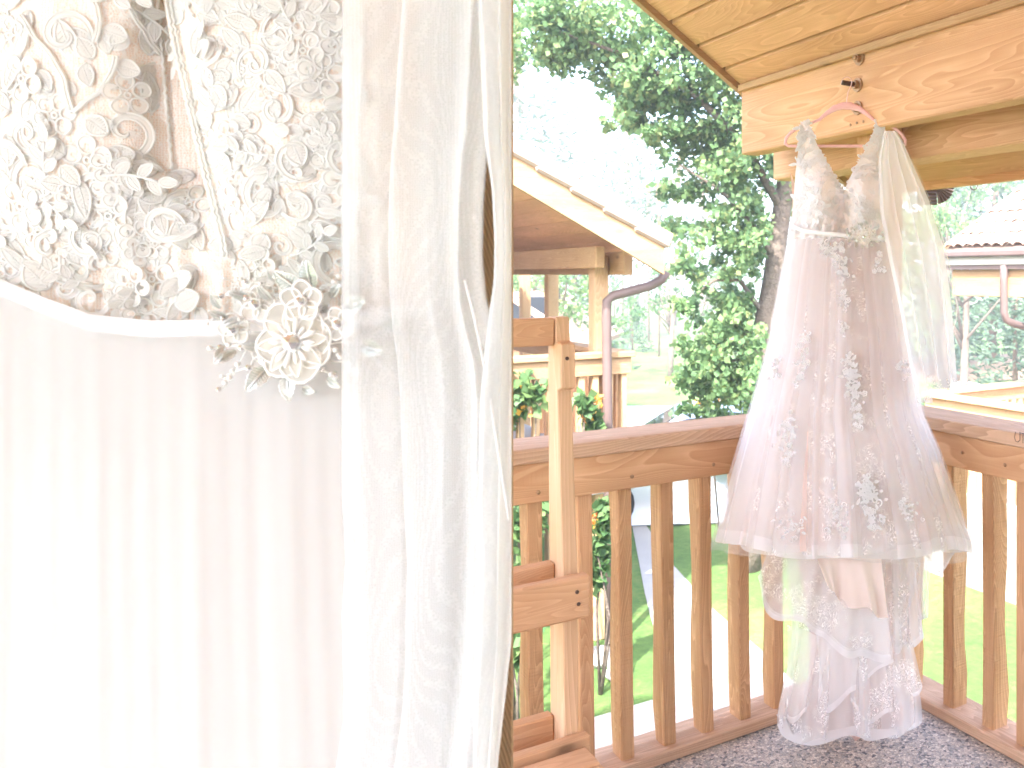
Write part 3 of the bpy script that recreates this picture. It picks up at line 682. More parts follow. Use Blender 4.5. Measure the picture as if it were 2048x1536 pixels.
def pine(name, h, r, mat, dens, base, droop=.25, tiers=16, crown0=.35, needle=.16):
    """one conifer at the origin: trunk + crown"""
    root = empty(name, (0, 0, 0), '', ''); mb = MB()
    mb.tube([Vector((0, 0, -.2)), Vector((.02*h*.1, 0, h*.5)), Vector((0, .03, h))], [base, base*.6, .015], 7)
    link('trunk', mb.mesh(PBARK), root)
    V = []; n = 0
    br = MB()
    for t in range(tiers):
        f = t/(tiers-1); z = h*(crown0+(1-crown0)*f); L = r*(1-f)**.75*random.uniform(.75, 1.15)+.12
        for k in range(6):
            a = random.uniform(0, 6.283); d = Vector((math.cos(a), math.sin(a), 0)); l = L*random.uniform(.55, 1.1)
            for j in range(int(dens*l/needle)+2):
                q = random.random()**.7; p = d*(l*q)+Vector((0, 0, z-droop*l*q*q+random.uniform(-.05, .05)))
                s = needle*random.uniform(.6, 1.3)
                aa = (d*random.uniform(.2, 1)+Vector((random.uniform(-1, 1), random.uniform(-1, 1), random.uniform(-.5, .6)))).normalized()
                bb = aa.cross(Vector((random.uniform(-1, 1), random.uniform(-1, 1), random.uniform(-1, 1)))).normalized()
                o = len(br.V); br.V += [p, p+aa*s*.5+bb*s*.2, p+aa*s*1.2, p+aa*s*.5-bb*s*.2]; br.F.append((o, o+1, o+2, o+3)); br.M.append(0)
    link('crown', br.mesh(mat, False), root); return root
def copy_tree(root, loc, rz_=0., s=1.):
    r = root.copy(); col.objects.link(r); r.location = loc; r.rotation_euler = (0, 0, rz_); r.scale = (s, s, s)
    for ch in root.children:
        k = ch.copy(); col.objects.link(k); k.parent = r; k.matrix_parent_inverse = Matrix()
    return r
def place(root, first, u, D, h, rz_, lab, cat, grp):
    p = P(u, 600, D); loc = (p.x, p.y, GZ)
    s = h
    if first: root.location = loc; root.rotation_euler = (0, 0, rz_); root.scale = (s, s, s); o = root
    else: o = copy_tree(root, loc, rz_, s)
    return setp(o, lab, cat, grp)
lod = pine('slender_pine', 1.0, .10, NEED, 1.0, .008, .25, 13, .5, .026)
lab = 'tall slender lodgepole pine standing beyond the lawn'
spec = [(1030, 40, 15), (1052, 50, 16), (1086, 46, 13), (1118, 52, 13), (1196, 60, 12), (1228, 47, 8), (1246, 52, 12), (1262, 44, 11), (1276, 60, 14), (1298, 44, 9), (1318, 36, 7), (1352, 58, 11), (1405, 52, 9), (1560, 48, 10),
        (1640, 55, 17), (1720, 60, 18), (1800, 52, 16), (1875, 46, 14), (1910, 56, 17), (1935, 48, 15), (1962, 60, 18), (1995, 50, 15), (2025, 55, 17), (2060, 44, 14), (960, 44, 16), (900, 50, 17), (820, 48, 15), (2120, 50, 16)]
for i, (u, D, h) in enumerate(spec): place(lod, i == 0, u, D, h, random.uniform(0, 6), lab, 'pine', 'slender pines beyond the lawn')
spr = pine('blue_spruce', 1.0, .30, SPRU, 3.2, .022, .35, 18, .08, .045)
for i, (u, D, h, lb) in enumerate([(2030, 24, 4.2, 'bushy blue-green spruce growing behind the lower deck railing'), (1985, 33, 8.5, 'tall dark spruce between the veil and the tiled cabin roof'), (1880, 30, 7.0, 'spruce showing behind the sheer veil edge'),
                                   (1265, 38, 2.6, 'little young spruce on the far lawn'), (1150, 30, 5.5, 'rounded green spruce seen through the neighbouring porch'), (1070, 26, 5.0, 'full green spruce beyond the far cabin roof')]):
    place(spr, i == 0, u, D, h, random.uniform(0, 6), lb, 'spruce', 'spruces around the lawn')
# leafy trees far right and centre
def leafy(name, u, D, h, rad, n, lb, size=.10, mat=None, v0=None):
    p = P(u, 600, D); root = empty(name, (p.x, p.y, GZ), lb, 'tree', 'leafy trees around the lawn'); mb = MB()
    top = Vector((p.x, p.y, GZ+h)); bs = Vector((p.x, p.y, GZ-.1))
    limb(mb, [bs, bs.lerp(top, .5)+RIGHT*.1, bs.lerp(top, .85)], .11, .03, 8)
    cls = []
    for k in range(7):
        q = bs.lerp(top, random.uniform(.4, .92)) + RIGHT*random.uniform(-.7, .7)*rad + FWD*random.uniform(-.7, .7)*rad
        limb(mb, [bs.lerp(top, random.uniform(.3, .5)), q], .04, .012, 5); cls.append((q, (rad*.6, rad*.6, rad*.5), n//7))
    link('trunk', mb.mesh(BARK), root); leaf_cloud('crown', cls, size, mat or LEAF, root)
leafy('birch_tree', 1925, 20, 5.6, 1.6, 2600, 'round-crowned leafy tree behind the veil and tiled roof')
leafy('birch_tree', 1890, 26, 8.0, 2.2, 2600, 'tall leafy tree rising behind the pleated metal elbow', .13)
leafy('birch_tree', 1110, 19, 4.6, 1.7, 2600, 'leafy tree filling the view through the neighbouring porch')
leafy('birch_tree', 1340, 29, 4.4, 1.2, 900, 'small yellow-green tree across the gravel road', .11, SHRUB)
leafy('birch_tree', 1400, 34, 4.6, 2.0, 1300, 'broad leafy tree across the lawn behind the poplar', .14, SHRUB)
leafy('birch_tree', 1190, 44, 7, 1.6, 800, 'pale leafy tree above the neighbouring cabin roof', .15, SHRUB)
# flowering shrubs by the neighbour cabin
def shrub(u, v, D, r, h, n, nf, lb):
    p = P(u, 600, D); root = empty('flowering_shrub', (p.x, p.y, GZ), lb, 'shrub', 'flowering shrubs by the neighbouring cabin'); mb = MB()
    zt = EYE+(VC-v)/F*D
    for k in range(3):
        q = Vector((p.x, p.y, zt)) + RIGHT*random.uniform(-r, r)*.7 + FWD*random.uniform(-r, r)*.5 + UP*random.uniform(-h, h)*.6
        mb.tube([Vector((p.x, p.y, GZ-.05)), Vector((p.x, p.y, GZ)).lerp(q, .5)+RIGHT*random.uniform(-.1, .1), q], [.015, .01, .005], 5)
    link('stem', mb.mesh(BARK), root)
    leaf_cloud('foliage', [(Vector((p.x, p.y, zt)), (r, r*.6, h), n)], .085, SHRUB, root)
    if nf: leaf_cloud('blossom', [(Vector((p.x, p.y, zt+h*.35)), (r*.8, r*.5, h*.5), nf)], .05, FLOW, root)
shrub(1045, 820, 7.35, .22, .32, 420, 60, 'flowering shrub against the neighbouring railing, behind the bench top')
shrub(1172, 830, 7.5, .13, .24, 260, 70, 'orange-flowered shrub between the bench post and the downspout')
shrub(1030, 1090, 6.6, .18, .45, 420, 10, 'tall green shrub glimpsed behind the bench below the railing')
shrub(1200, 1090, 7.0, .13, .38, 380, 40, 'leafy shrub with orange blooms below the downspout')
shrub(1035, 1290, 6.2, .16, .18, 200, 0, 'low green shrub behind the bench near the ground')
shrub(1440, 812, 11.3, .5, .10, 260, 50, 'low row of orange flowers beneath the poplar by the parked car')
# rocks
def rock(u, D, r, lb):
    p = P(u, 600, D); bm = bmesh.new(); bmesh.ops.create_icosphere(bm, subdivisions=2, radius=r)
    for v in bm.verts: v.co *= random.uniform(.8, 1.15); v.co.z *= .6
    me = bpy.data.meshes.new('rock'); bm.to_mesh(me); bm.free(); me.materials.append(STONE)
    setp(link('rock', me, None, (p.x, p.y, GZ+r*.25)), lb, 'rock', 'rocks on the lawn')
rock(1930, 24.5, .45, 'big pale rock on the lawn beside the veil'); rock(1950, 25.5, .25, 'smaller pale rock beyond the big rock')
rock(1205, 7.6, .16, 'grey rock at the foot of the downspout'); rock(1235, 7.3, .10, 'small stone beside the path under the downspout')
# ------------------------------------------------------------------ parked car behind the railing
CAR = plain('car_paint', (.50, .55, .60), .25, .3, .03, 5, 0, .6); TYR = plain('tyre', (.02, .02, .02), .8); RIM = plain('alloy', (.5, .5, .5), .3, .9)
cp = P(1420, 600, 12.6); car = empty('parked_car', (cp.x, cp.y, GZ), 'grey-blue parked car half hidden behind the railing and poplar leaves', 'car')
ca = math.atan2(RIGHT.y, RIGHT.x)+.12; CM = Matrix.Translation((cp.x, cp.y, GZ)) @ Matrix.Rotation(ca, 4, 'Z')
prof = [(-2.15, .08), (-2.2, .55), (-2.1, .78), (-1.2, .93), (-.45, 1.40), (.25, 1.50), (1.0, 1.44), (1.75, 1.05), (2.1, .98), (2.18, .6), (2.1, .08)]
V = []; Fs = []
secs = [(-.86, .0), (-.80, .0), (-.62, .0), (.62, .0), (.80, .0), (.86, .0)]
for yy, _ in secs:
    for x, z in prof:
        inset = .22 if (z > 1.0) else 0
        y2 = math.copysign(max(.3, abs(yy)-inset*(abs(yy)/.86)), yy); zz = z - (.05 if abs(yy) > .84 else 0)
        V.append(CM @ Vector((x, y2, zz)))
n = len(prof)
for k in range(len(secs)-1):
    for i in range(n): Fs.append((k*n+i, k*n+(i+1) % n, (k+1)*n+(i+1) % n, (k+1)*n+i))
Fs += [tuple(range(n)), tuple((len(secs)-1)*n+i for i in range(n-1, -1, -1))]
body = mk('body', V, Fs, CAR, car, True)
def cpoly(name, pts, mat): return mk(name, [CM @ Vector(p) for p in pts], [tuple(range(len(pts)))], mat, car)
cpoly('windscreen', [(-1.12, -.55, .995), (-.50, -.5, 1.385), (-.50, .5, 1.385), (-1.12, .55, .995)], GLASS)
cpoly('rear_window', [(1.08, -.5, 1.405), (1.08, .5, 1.405), (1.70, .55, 1.09), (1.70, -.55, 1.09)], GLASS)
for sgn in (-1, 1): cpoly('side_window', [(-.8, sgn*.70, 1.12), (-.4, sgn*.685, 1.36), (.9, sgn*.685, 1.38), (1.35, sgn*.70, 1.12)], GLASS)
for x in (-1.35, 1.35):
    for y in (-.80, .80):
        wv = [CM @ Vector((x, y+dy, .32)) for dy in (-.1, .1)]
        wh = tube('wheel', wv, .32, TYR, car, 20, smooth=False); tube('rim', [CM @ Vector((x, y+dy, .32)) for dy in (-.105, .105)], .2, RIM, wh, 14, smooth=False)
# ================================================================== LACE MOTIFS (flat, metres, z out of the cloth)
K = .00039                                             # metres per photo pixel in the close view
def strip_fill(mb, A, B, z, m):
    n = len(A); V = []
    for a, b in zip(A, B):
        mid = (a+b)/2; V += [a, mid+Vector((0, 0, z)), b]
    Fs = []
    for i in range(n-1): Fs += [(3*i, 3*i+1, 3*i+4, 3*i+3), (3*i+1, 3*i+2, 3*i+5, 3*i+4)]
    mb.add(V, Fs, m)
def m_leaf(L, W, rim=3.0, bend=0., rib=True, teeth=0.):
    mb = MB(); n = 11; A = []; B = []
    for i in range(n):
        t = i/(n-1); hw = W*math.sin(math.pi*t**.85)**.8 + .3; y0 = bend*L*t*t
        j = teeth*W*(1 if i % 2 else -1)
        A.append(Vector((L*t, y0+hw+j, 0))*K); B.append(Vector((L*t, y0-hw-j, 0))*K)
    strip_fill(mb, A, B, W*.16*K, 0)
    up = [Vector((0, 0, rim*.5*K))]
    mb.tube([p+up[0] for p in A], rim*K, 5, 1); mb.tube([p+up[0] for p in B], rim*K, 5, 1)
    if rib: mb.tube([(a+b)/2+Vector((0, 0, W*.17*K)) for a, b in zip(A, B)], rim*.55*K, 4, 1)
    for i in range(2, n-2): # thread hatching
        mb.tube([(A[i]+B[i])/2+Vector((0, 0, W*.17*K)), A[i+1 if i+1 < n else i]+Vector((0, 0, rim*.4*K))], rim*.3*K, 3, 1)
        mb.tube([(A[i]+B[i])/2+Vector((0, 0, W*.17*K)), B[i+1 if i+1 < n else i]+Vector((0, 0, rim*.4*K))], rim*.3*K, 3, 1)
    return mb
def m_flower(R, n=6, rim=3.2):
    mb = MB()
    for k in range(n):
        a = 2*math.pi*k/n; d = Vector((math.cos(a), math.sin(a), 0)); q = Vector((-d.y, d.x, 0))
        loop = []
        for i in range(12):
            t = 2*math.pi*i/12; r = R*.36
            loop.append((d*(R*.62+r*1.05*math.cos(t)) + q*r*math.sin(t)*(1.0+.15*math.cos(t)))*K)
        o = [p+Vector((0, 0, rim*.5*K)) for p in loop]
        mb.tube(o, rim*K, 5, 1, closed=True)
        # ring shaped fill, open eye towards the centre
        inner = [(d*R*.58*K) + (p-d*R*.62*K)*.30 for p in loop]
        V = loop+[p+Vector((0, 0, R*.05*K)) for p in inner]; Fs = [(i, (i+1) % 12, 12+(i+1) % 12, 12+i) for i in range(12) if not 4 <= i <= 7]
        mb.add(V, Fs, 0)
    mb.tube([Vector((R*.13*math.cos(t), R*.13*math.sin(t), rim*.8))*K for t in np.linspace(0, 2*math.pi*9/10, 10)], rim*K, 5, 1, closed=True)
    return mb
def m_scroll(S, rim=3.2, turns=1.25, wd=.34):
    mb = MB(); n = 26; A = []; B = []
    for i in range(n):
        t = i/(n-1); ang = -1.2+turns*2*math.pi*t; r = S*(.98*(1-t)**1.15+.10)
        c0 = Vector((r*math.cos(ang), r*math.sin(ang), 0)); w0 = S*wd*math.sin(math.pi*min(1, .08+.92*t))**.8*(1-.65*t)
        dr = c0.normalized(); A.append((c0+dr*w0*.5)*K); B.append((c0-dr*w0*.5)*K)
    strip_fill(mb, A, B, S*.04*K, 0)
    z = Vector((0, 0, rim*.5*K)); mb.tube([p+z for p in A], rim*K, 5, 1); mb.tube([p+z for p in B], rim*K, 5, 1)
    for i in range(1, n-6): mb.tube([A[i]+z*.6, B[i]+z*.6], rim*.3*K, 3, 1)
    return mb
def m_sprig(L):
    mb = MB(); z = Vector((0, 0, 2*K))
    mb.tube([Vector((L*t, 10*math.sin(3*t), 2))*K for t in np.linspace(0, 1, 8)], 3.2*K, 5, 1)
    for t, s in ((.25, 1), (.45, -1), (.65, 1), (.82, -1), (1., .15)):
        lf = m_leaf(L*.36, L*.09, 2.4); M = Matrix.Translation(Vector((L*t, 10*math.sin(3*t), 1))*K) @ Matrix.Rotation(s*.85, 4, 'Z')
        mb.add([M @ v for v in lf.V], lf.F, 0); mb.M[-len(lf.M):] = lf.M
    return mb
LM = [LACEI, CORD]; LMW = [LACEW, LACEW]
MOT = {'lace_leaf': [m_leaf(74, 19), m_leaf(62, 24), m_leaf(88, 17, bend=.18), m_leaf(60, 20, teeth=.06)], 'lace_flower': [m_flower(52, 5), m_flower(44, 6)], 'lace_scroll': [m_scroll(62), m_scroll(46, turns=1.5)], 'lace_sprig': [m_sprig(120)]}
for _v in MOT.values():
    for _m in _v: _m.V = [Vector((p.x, p.y, p.z*.30)) for p in _m.V]
MOTM = {k: [m.mesh(LM) for m in v] for k, v in MOT.items()}

# ================================================================== CLOSE-UP: tan screen with the second gown
SD = .745
SCR = empty('woven_screen', (P(500, 600, SD).x, P(500, 600, SD).y, 0), 'tan woven privacy screen behind the close ivory gown and its veil', 'screen')
def facebox(name, u0, u1, z0, z1, D0, D1, mat, parent, bev=.002):
    a = (u0-UC)/F*SD; b = (u1-UC)/F*SD; cx = (a+b)/2
    M = Matrix.Translation(Vector((CX, CY, 0)) + RIGHT*cx + FWD*(D0+D1)/2 + UP*(z0+z1)/2) @ FACE
    return link(name, box_mesh(abs(b-a), z1-z0, abs(D1-D0), mat, bev), parent, mw=M)
facebox('panel', -260, 1023, .12, 2.10, SD, SD+.005, WEAVE, SCR, 0)
facebox('batten', -258, -160, .0, 2.13, SD+.006, SD+.03, WZ, SCR); facebox('batten', 820, 900, .0, 2.13, SD+.006, SD+.03, WZ, SCR)
facebox('cross_rail', -250, 895, 2.05, 2.12, SD+.031, SD+.05, WX, SCR); facebox('cross_rail', -250, 895, .2, .28, SD+.031, SD+.05, WX, SCR)
for u in (-209, 860):
    q = P(u, 600, SD+.02); a = (u-UC)/F*SD
    M = Matrix.Translation(Vector((CX, CY, .016)) + RIGHT*a + FWD*(SD+.10)) @ FACE
    link('foot', box_mesh(.05, .03, .40, WX, .003), SCR, mw=M)

# ---- gown surfaces (u, v are photo pixels of the close view, D is the distance from the lens)
def edge2(v): return interp(v, [(-420, 330), (-100, 318), (0, 326), (100, 345), (200, 368), (320, 396), (400, 416), (480, 436), (700, 470)])
def ribbon_v(u): return interp(u, [(-260, 500), (-150, 540), (0, 574), (90, 612), (180, 645), (300, 658), (440, 656), (700, 640), (900, 610)])
def ell(u, a=650): return math.sqrt(max(0., 1-((u-330)/a)**2))
def wr(u, v): return .35*(.0016*math.sin(u*.031+v*.012)+.0012*math.sin(u*.067-v*.021+1)+.0010*math.sin(v*.05+u*.01))
def relief(u, v, side):
    w_ = 1-.25*smooth01((v-300)/340)
    r = .040*ell(u)*w_
    if side == 'L':
        r += 0.016*math.exp(-((u-90)/190)**2-((v-110)/330)**2) - .015*smooth01((u-235)/110)*(1-smooth01((v-330)/130))
    else:
        r += 0.024*math.exp(-((u-610)/230)**2-((v-140)/360)**2) + .006*(1-smooth01((v-420)/160))
        r -= .009*(1-smooth01((u-edge2(v))/60))*(1-smooth01((v-380)/160))
    g = smooth01((v-420)/180)                             # gathers above the sash
    r += g*.0018*(math.sin(u*.075+.6)+.6*math.sin(u*.14+2)) + wr(u, v)
    return r
def NS(u, v, side, off=0.): return P(u, v, .712-relief(u, v, side)-off)
NG = empty('wedding_gown', (P(330, 600, .70).x, P(330, 600, .70).y, 0), 'ivory lace wedding gown seen close up, hung on the tan woven screen', 'gown', 'wedding gowns')
def cupL(s, t):
    v = -150+t*(ribbon_v(-200+s*640)+150); return NS(-230+s*(interp(v, [(-150, 318), (0, 322), (60, 345), (200, 385), (340, 420), (470, 470)])+230), v, 'L')
def cupR(s, t):
    v0 = -150; u_est = 330+s*560; v = v0+t*(ribbon_v(u_est)-v0); e = edge2(v); return NS(e+s*(900-e), v, 'R')
bL = grid('bodice_cup', cupL, 90, 100, NET, NG); bR = grid('bodice_cup', cupR, 80, 100, NET, NG)
# back of the bodice and straps
grid('bodice_back', lambda s, t: P(-230+s*1130, 120+t*500, .735), 14, 10, NET, NG)
for (ua, ub, ut, side) in ((60, 318, 150, 'L'), (322, 700, 560, 'R')):
    grid('strap', lambda s, t: P((ua+(ub-ua)*s)*(1-t)+(ut-40+90*s)*t, -150-300*t, .712-relief((ua+(ub-ua)*s), -150, side)*(1-t)-.012*t), 10, 10, LACEI, NG)
def motif_at(name, u, v, side, ang, s=1.0, idx=0, parent=None, off=.0006, flip=1):
    p = NS(u, v, side, off); du = NS(u+6, v, side, off)-NS(u-6, v, side, off); dv = NS(u, v-6, side, off)-NS(u, v+6, side, off)
    x = du.normalized(); z = x.cross(dv).normalized(); y = z.cross(x)
    M = Matrix(((x.x, y.x, z.x, p.x), (x.y, y.y, z.y, p.y), (x.z, y.z, z.z, p.z), (0, 0, 0, 1))) @ Matrix.Rotation(ang, 4, 'Z') @ Matrix.Diagonal((s, s*flip, s, 1))
    ms = MOTM[name]; return link(name, ms[idx % len(ms)], parent or (bL if side == 'L' else bR), mw=M)
R_ = math.radians
# motifs that the close view shows one by one on the left cup
for nm, u, v, a, s, i in (('lace_scroll', 128, 70, 60, .78, 0), ('lace_leaf', 118, 40, -75, 1.1, 2), ('lace_leaf', 205, 60, -20, .8, 1), ('lace_leaf', 185, 90, 150, .85, 0), ('lace_leaf', 208, 70, -80, .6, 1), ('lace_leaf', 228, 100, 60, .7, 1),
    ('lace_leaf', 185, 118, 120, .8, 3), ('lace_leaf', 232, 130, -20, .7, 1), ('lace_leaf', 165, 130, -75, .7, 3), ('lace_leaf', 265, 150, 5, .85, 2), ('lace_flower', 256, 190, 20, .78, 0), ('lace_scroll', 252, 262, -60, .82, 0),
    ('lace_leaf', 170, 165, 80, .6, 1), ('lace_leaf', 150, 190, 130, .6, 3), ('lace_leaf', 172, 235, -40, .8, 1), ('lace_leaf', 180, 255, 10, .7, 1), ('lace_flower', 110, 230, 10, .95, 1), ('lace_leaf', 95, 200, 100, .7, 1),
    ('lace_leaf', 75, 140, -60, .8, 3), ('lace_flower', 18, 70, 30, .8, 1), ('lace_leaf', 40, 100, -120, .9, 2), ('lace_flower', 22, 180, 0, .8, 0), ('lace_leaf', 50, 225, -30, .9, 0), ('lace_scroll', 70, 270, 120, .8, 1), ('lace_sprig', 180, 10, 10, .9, 0), ('lace_sprig', 255, 10, -50, .9, 0),
    ('lace_leaf', 285, 60, 70, 1., 2), ('lace_leaf', 300, 110, 80, .9, 0), ('lace_leaf', 300, 225, 75, .9, 2), ('lace_flower', 175, 320, 15, .9, 0), ('lace_leaf', 215, 315, 10, .8, 1), ('lace_leaf', 130, 310, 150, .9, 1), ('lace_flower', 260, 330, 0, .7, 1), ('lace_leaf', 5, 20, 40, .9, 2)):
    motif_at(nm, u, v, 'L', R_(a), s, i)
def stem_near(pts, side):
    mb = MB(); P2 = []
    for i in range(len(pts)-1):
        for k in range(5): P2.append(tuple(pts[i][j]+(pts[i+1][j]-pts[i][j])*k/5 for j in range(2)))
    P2.append(pts[-1])
    for d in (-3.6, 3.6): mb.tube([NS(u+d+1.2*math.sin(i), v, side, .0022) for i, (u, v) in enumerate(P2)], 2.7*K, 5, 1)
    link('lace_stem', mb.mesh(LM), bL if side == 'L' else bR)
stem_near([(42, 30), (70, 75), (105, 115), (128, 160), (143, 222)], 'L'); stem_near([(143, 225), (175, 200), (205, 180), (232, 175)], 'L'); stem_near([(198, 182), (222, 150), (232, 112)], 'L'); stem_near([(190, 5), (200, 40), (190, 85)], 'L'); stem_near([(250, 0), (275, 40), (300, 80), (322, 110)], 'L')
# dart-throw the remaining motifs
placed = []; tot = {'lace_leaf': 0, 'lace_flower': 0, 'lace_scroll': 0, 'lace_sprig': 0}
def scatter(side, u0, u1, v0, v1, n, dmin, smin, smax, cond=lambda u, v: True, off=.0012):
    k = 0; tries = 0
    while k < n and tries < n*60:
        tries += 1; u = random.uniform(u0, u1); v = random.uniform(v0, v1)
        if v > ribbon_v(u)-18 or not cond(u, v): continue
        if any((u-a)**2+(v-b)**2 < dmin**2 for a, b in placed): continue
        placed.append((u, v)); nm = random.choices(['lace_leaf', 'lace_flower', 'lace_scroll', 'lace_sprig'], [.62, .15, .16, .07])[0]
        motif_at(nm, u, v, side, random.uniform(0, 6.283), random.uniform(smin, smax), random.randrange(4), None, off*.5+random.uniform(0, .0005), random.choice((-1, 1))); tot[nm] += 1; k += 1
scatter('R', 345, 700, -60, 620, 225, 22, .5, .85, lambda u, v: u > edge2(v)+22 and not ((560 < u < 600 and 0 < v < 110) or (575 < u < 605 and 180 < v < 250)), .0016)
scatter('L', -100, 400, 330, 640, 125, 25, .6, .95, lambda u, v: u < edge2(v)+20, .0016)
scatter('L', -100, 70, 0, 330, 18, 36, .7, 1., lambda u, v: True)
# scalloped cord along the cup edge
mb = MB()
for d, r in ((6, 3.4), (14, 2.6)): mb.tube([NS(edge2(v)+d+2.2*math.sin(v*.35), v, 'R', .003) for v in range(-150, 520, 8)], r*K, 5, 1)
link('edge_cord', mb.mesh(LM), bR)
mb = MB()
for d, r in ((-6, 3.2),): mb.tube([NS(interp(v, [(-150, 318), (0, 322), (200, 338), (340, 350)])+d+2*math.sin(v*.33), v, 'L', .002) for v in range(-150, 340, 8)], r*K, 5, 1)
link('edge_cord', mb.mesh(LM), bL)
# skirt
VB = 550+1.53*F/.70
def nskirt(sc_, amp, ph, off, uA=-330, uB=880):
    def f(s, t):
        u = uA+(uB-uA)*s; vr = ribbon_v(u)-4; q = t**1.9; v = vr+q*(VB-vr); up_ = u + (u-330)*.22*smooth01(q*1.3)
        up_ = min(up_, 930)
        w_ = .55; A = .2*amp*(.35+.65*smooth01((v-vr)/500))
        fold = math.sin(u*.031+ph+.5*math.sin(u*.009+.0012*v))+.8*math.sin(u*.067+2*ph+.0011*v+math.sin(u*.013))+.6*math.sin(u*.019+3*ph-.0007*v)+.3*math.sin(u*.13+ph*5-.0015*v)
        fade = smooth01((880-u)/160)
        return P(up_, v, .712-.040*ell(u)*w_ - off*sc_ - .018*smooth01((v-vr)/400) - A*fold*(.3+.7*fade))
    return f
grid('lining', nskirt(0., .0045, .4, 0), 150, 60, fabric('pale_blush_lining', (.88, .80, .745), .2), NG)
NT1 = fabric('soft_ivory_tulle', (.85, .84, .82), .4, .6); NT2 = fabric('soft_ivory_tulle_sheer', (.84, .83, .815), .4, .36)
grid('tulle_layer', nskirt(1., .0065, 1.7, .016), 190, 60, NT1, NG)
grid('tulle_layer', nskirt(1., .0070, 3.1, .028), 190, 60, NT2, NG)
# lace points hanging below the sash
for k in range(0):
    u = 120+k*48+random.uniform(-8, 8); vv = ribbon_v(u)+random.uniform(14, 40)
    p = P(u, vv, .712-.040*ell(u)*.55-.022); ms = MOTM['lace_leaf'][k % 4]
    link('lace_leaf', ms, NG, mw=Matrix.Translation(p) @ FACE @ Matrix.Rotation(R_(-90+random.uniform(-50, 50)), 4, 'Z') @ Matrix.Scale(random.uniform(.8, 1.15), 4))

# ================================================================== SASH WITH FLOWER BROOCH
def llink(name, me, parent, M=None):
    o = bpy.data.objects.new(name, me); col.objects.link(o); o.parent = parent; o.matrix_basis = M or Matrix(); return o
def petal_heart(R, wd):
    mb = MB(); n = 15; loop = []
    for i in range(n):
        t = -1+2*i/(n-1); a = t*2.55
        r = R*.47*(1+.16*math.cos(2*a)); loop.append(Vector((R*.55 + r*math.cos(a)*1.0, wd*R*.47*math.sin(a)*1.25, 0)))
    loop = [Vector((R*.08, 0, 0))]+loop
    notch = [Vector((R*.90, 0, 0))]
    zz = lambda p: Vector((p.x, p.y, .12*R*(p.x/R)**2 + .02*R))
    L3 = [zz(p) for p in loop]; cen = zz(Vector((R*.5, 0, 0)))-Vector((0, 0, .06*R))
    V = L3+[cen]; Fs = [(i, (i+1) % len(L3), len(L3)) for i in range(len(L3))]
    mb.add([v*K for v in V], Fs, 0); mb.tube([v*K for v in L3], 2.6*K, 6, 1, closed=True)
    return mb.mesh([PETAL, PEARL])
def petal_slim(R, wd):
    mb = MB(); n = 9; A = []; B = []
    for i in range(n):
        t = i/(n-1); hw = wd*R*math.sin(math.pi*t**1.2)+.5; z = .10*R*math.sin(t*2.2)
        A.append(Vector((R*t, hw, z))*K); B.append(Vector((R*t, -hw, z))*K)
    strip_fill(mb, A, B, -2.5*K, 0); mb.tube(A, 1.7*K, 5, 1); mb.tube(B, 1.7*K, 5, 1); return mb.mesh([PETAL, PEARL])
def stamen(R):
    mb = MB(); mb.tube([Vector((R*t, 0, 6+7*t))*K for t in np.linspace(0.15, 1, 7)], [x*K for x in (2, 2.5, 3.2, 4.2, 5, 4.4, 1.5)], 7, 0); return mb.mesh([PEARL])
def gem(r):
    bm = bmesh.new(); bmesh.ops.create_icosphere(bm, subdivisions=1, radius=r*K*1.1)
    for v in bm.verts: v.co.z *= .7
    me = bpy.data.meshes.new('gem'); bm.to_mesh(me); bm.free(); me.materials.append(GEM); return me
def claw(r):
    mb = MB(); mb.tube([Vector((r*1.05*math.cos(t), r*1.05*math.sin(t), -1))*K for t in np.linspace(0, 2*math.pi*15/16, 16)], 2.2*K, 6, 0, closed=True)
    for k in range(6):
        a = k*math.pi/3; mb.tube([Vector((r*1.08*math.cos(a), r*1.08*math.sin(a), -3))*K, Vector((r*.8*math.cos(a), r*.8*math.sin(a), r*.55))*K], 1.6*K, 5, 0)
    return mb.mesh([SILV])
def metal_leaf(L, W, m1):
    mb = MB(); n = 13; A = []; B = []
    for i in range(n):
        t = i/(n-1); hw = W*math.sin(math.pi*t**.8)**.9+.3+(1.2 if i % 2 else -.8); z = .10*L*math.sin(2.5*t)
        A.append(Vector((L*t, hw, z+3))*K); B.append(Vector((L*t, -hw, z+3))*K)
    strip_fill(mb, A, B, -4*K, 0); mb.tube([(a+b)/2+Vector((0, 0, -2*K)) for a, b in zip(A, B)], 1.6*K, 5, 1); mb.tube(A, 1.1*K, 4, 1); mb.tube(B, 1.1*K, 4, 1)
    for i in range(1, n-2):
        mid = (A[i]+B[i])/2+Vector((0, 0, -2.2*K)); mb.tube([mid, A[i+1]], .8*K, 3, 1); mb.tube([mid, B[i+1]], .8*K, 3, 1)
    return mb.mesh([m1, SILV])
ENL = plain('silvered_leaf', (.60, .63, .56), .3, .75, .08, 60, .1)
BR = dict(ph=petal_heart(70, .95), ps=petal_slim(66, .17), st=stamen(44), g1=gem(16), c1=claw(16), ph2=petal_heart(36, .85), g2=gem(9), c2=claw(9), lf=metal_leaf(56, 15, ENL), lf2=metal_leaf(40, 9, ENL), bd=gem(5), pe=None)
bm = bmesh.new(); bmesh.ops.create_uvsphere(bm, u_segments=10, v_segments=6, radius=4.6*K); pm = bpy.data.meshes.new('pearl'); bm.to_mesh(pm); bm.free(); pm.materials.append(PEARL)
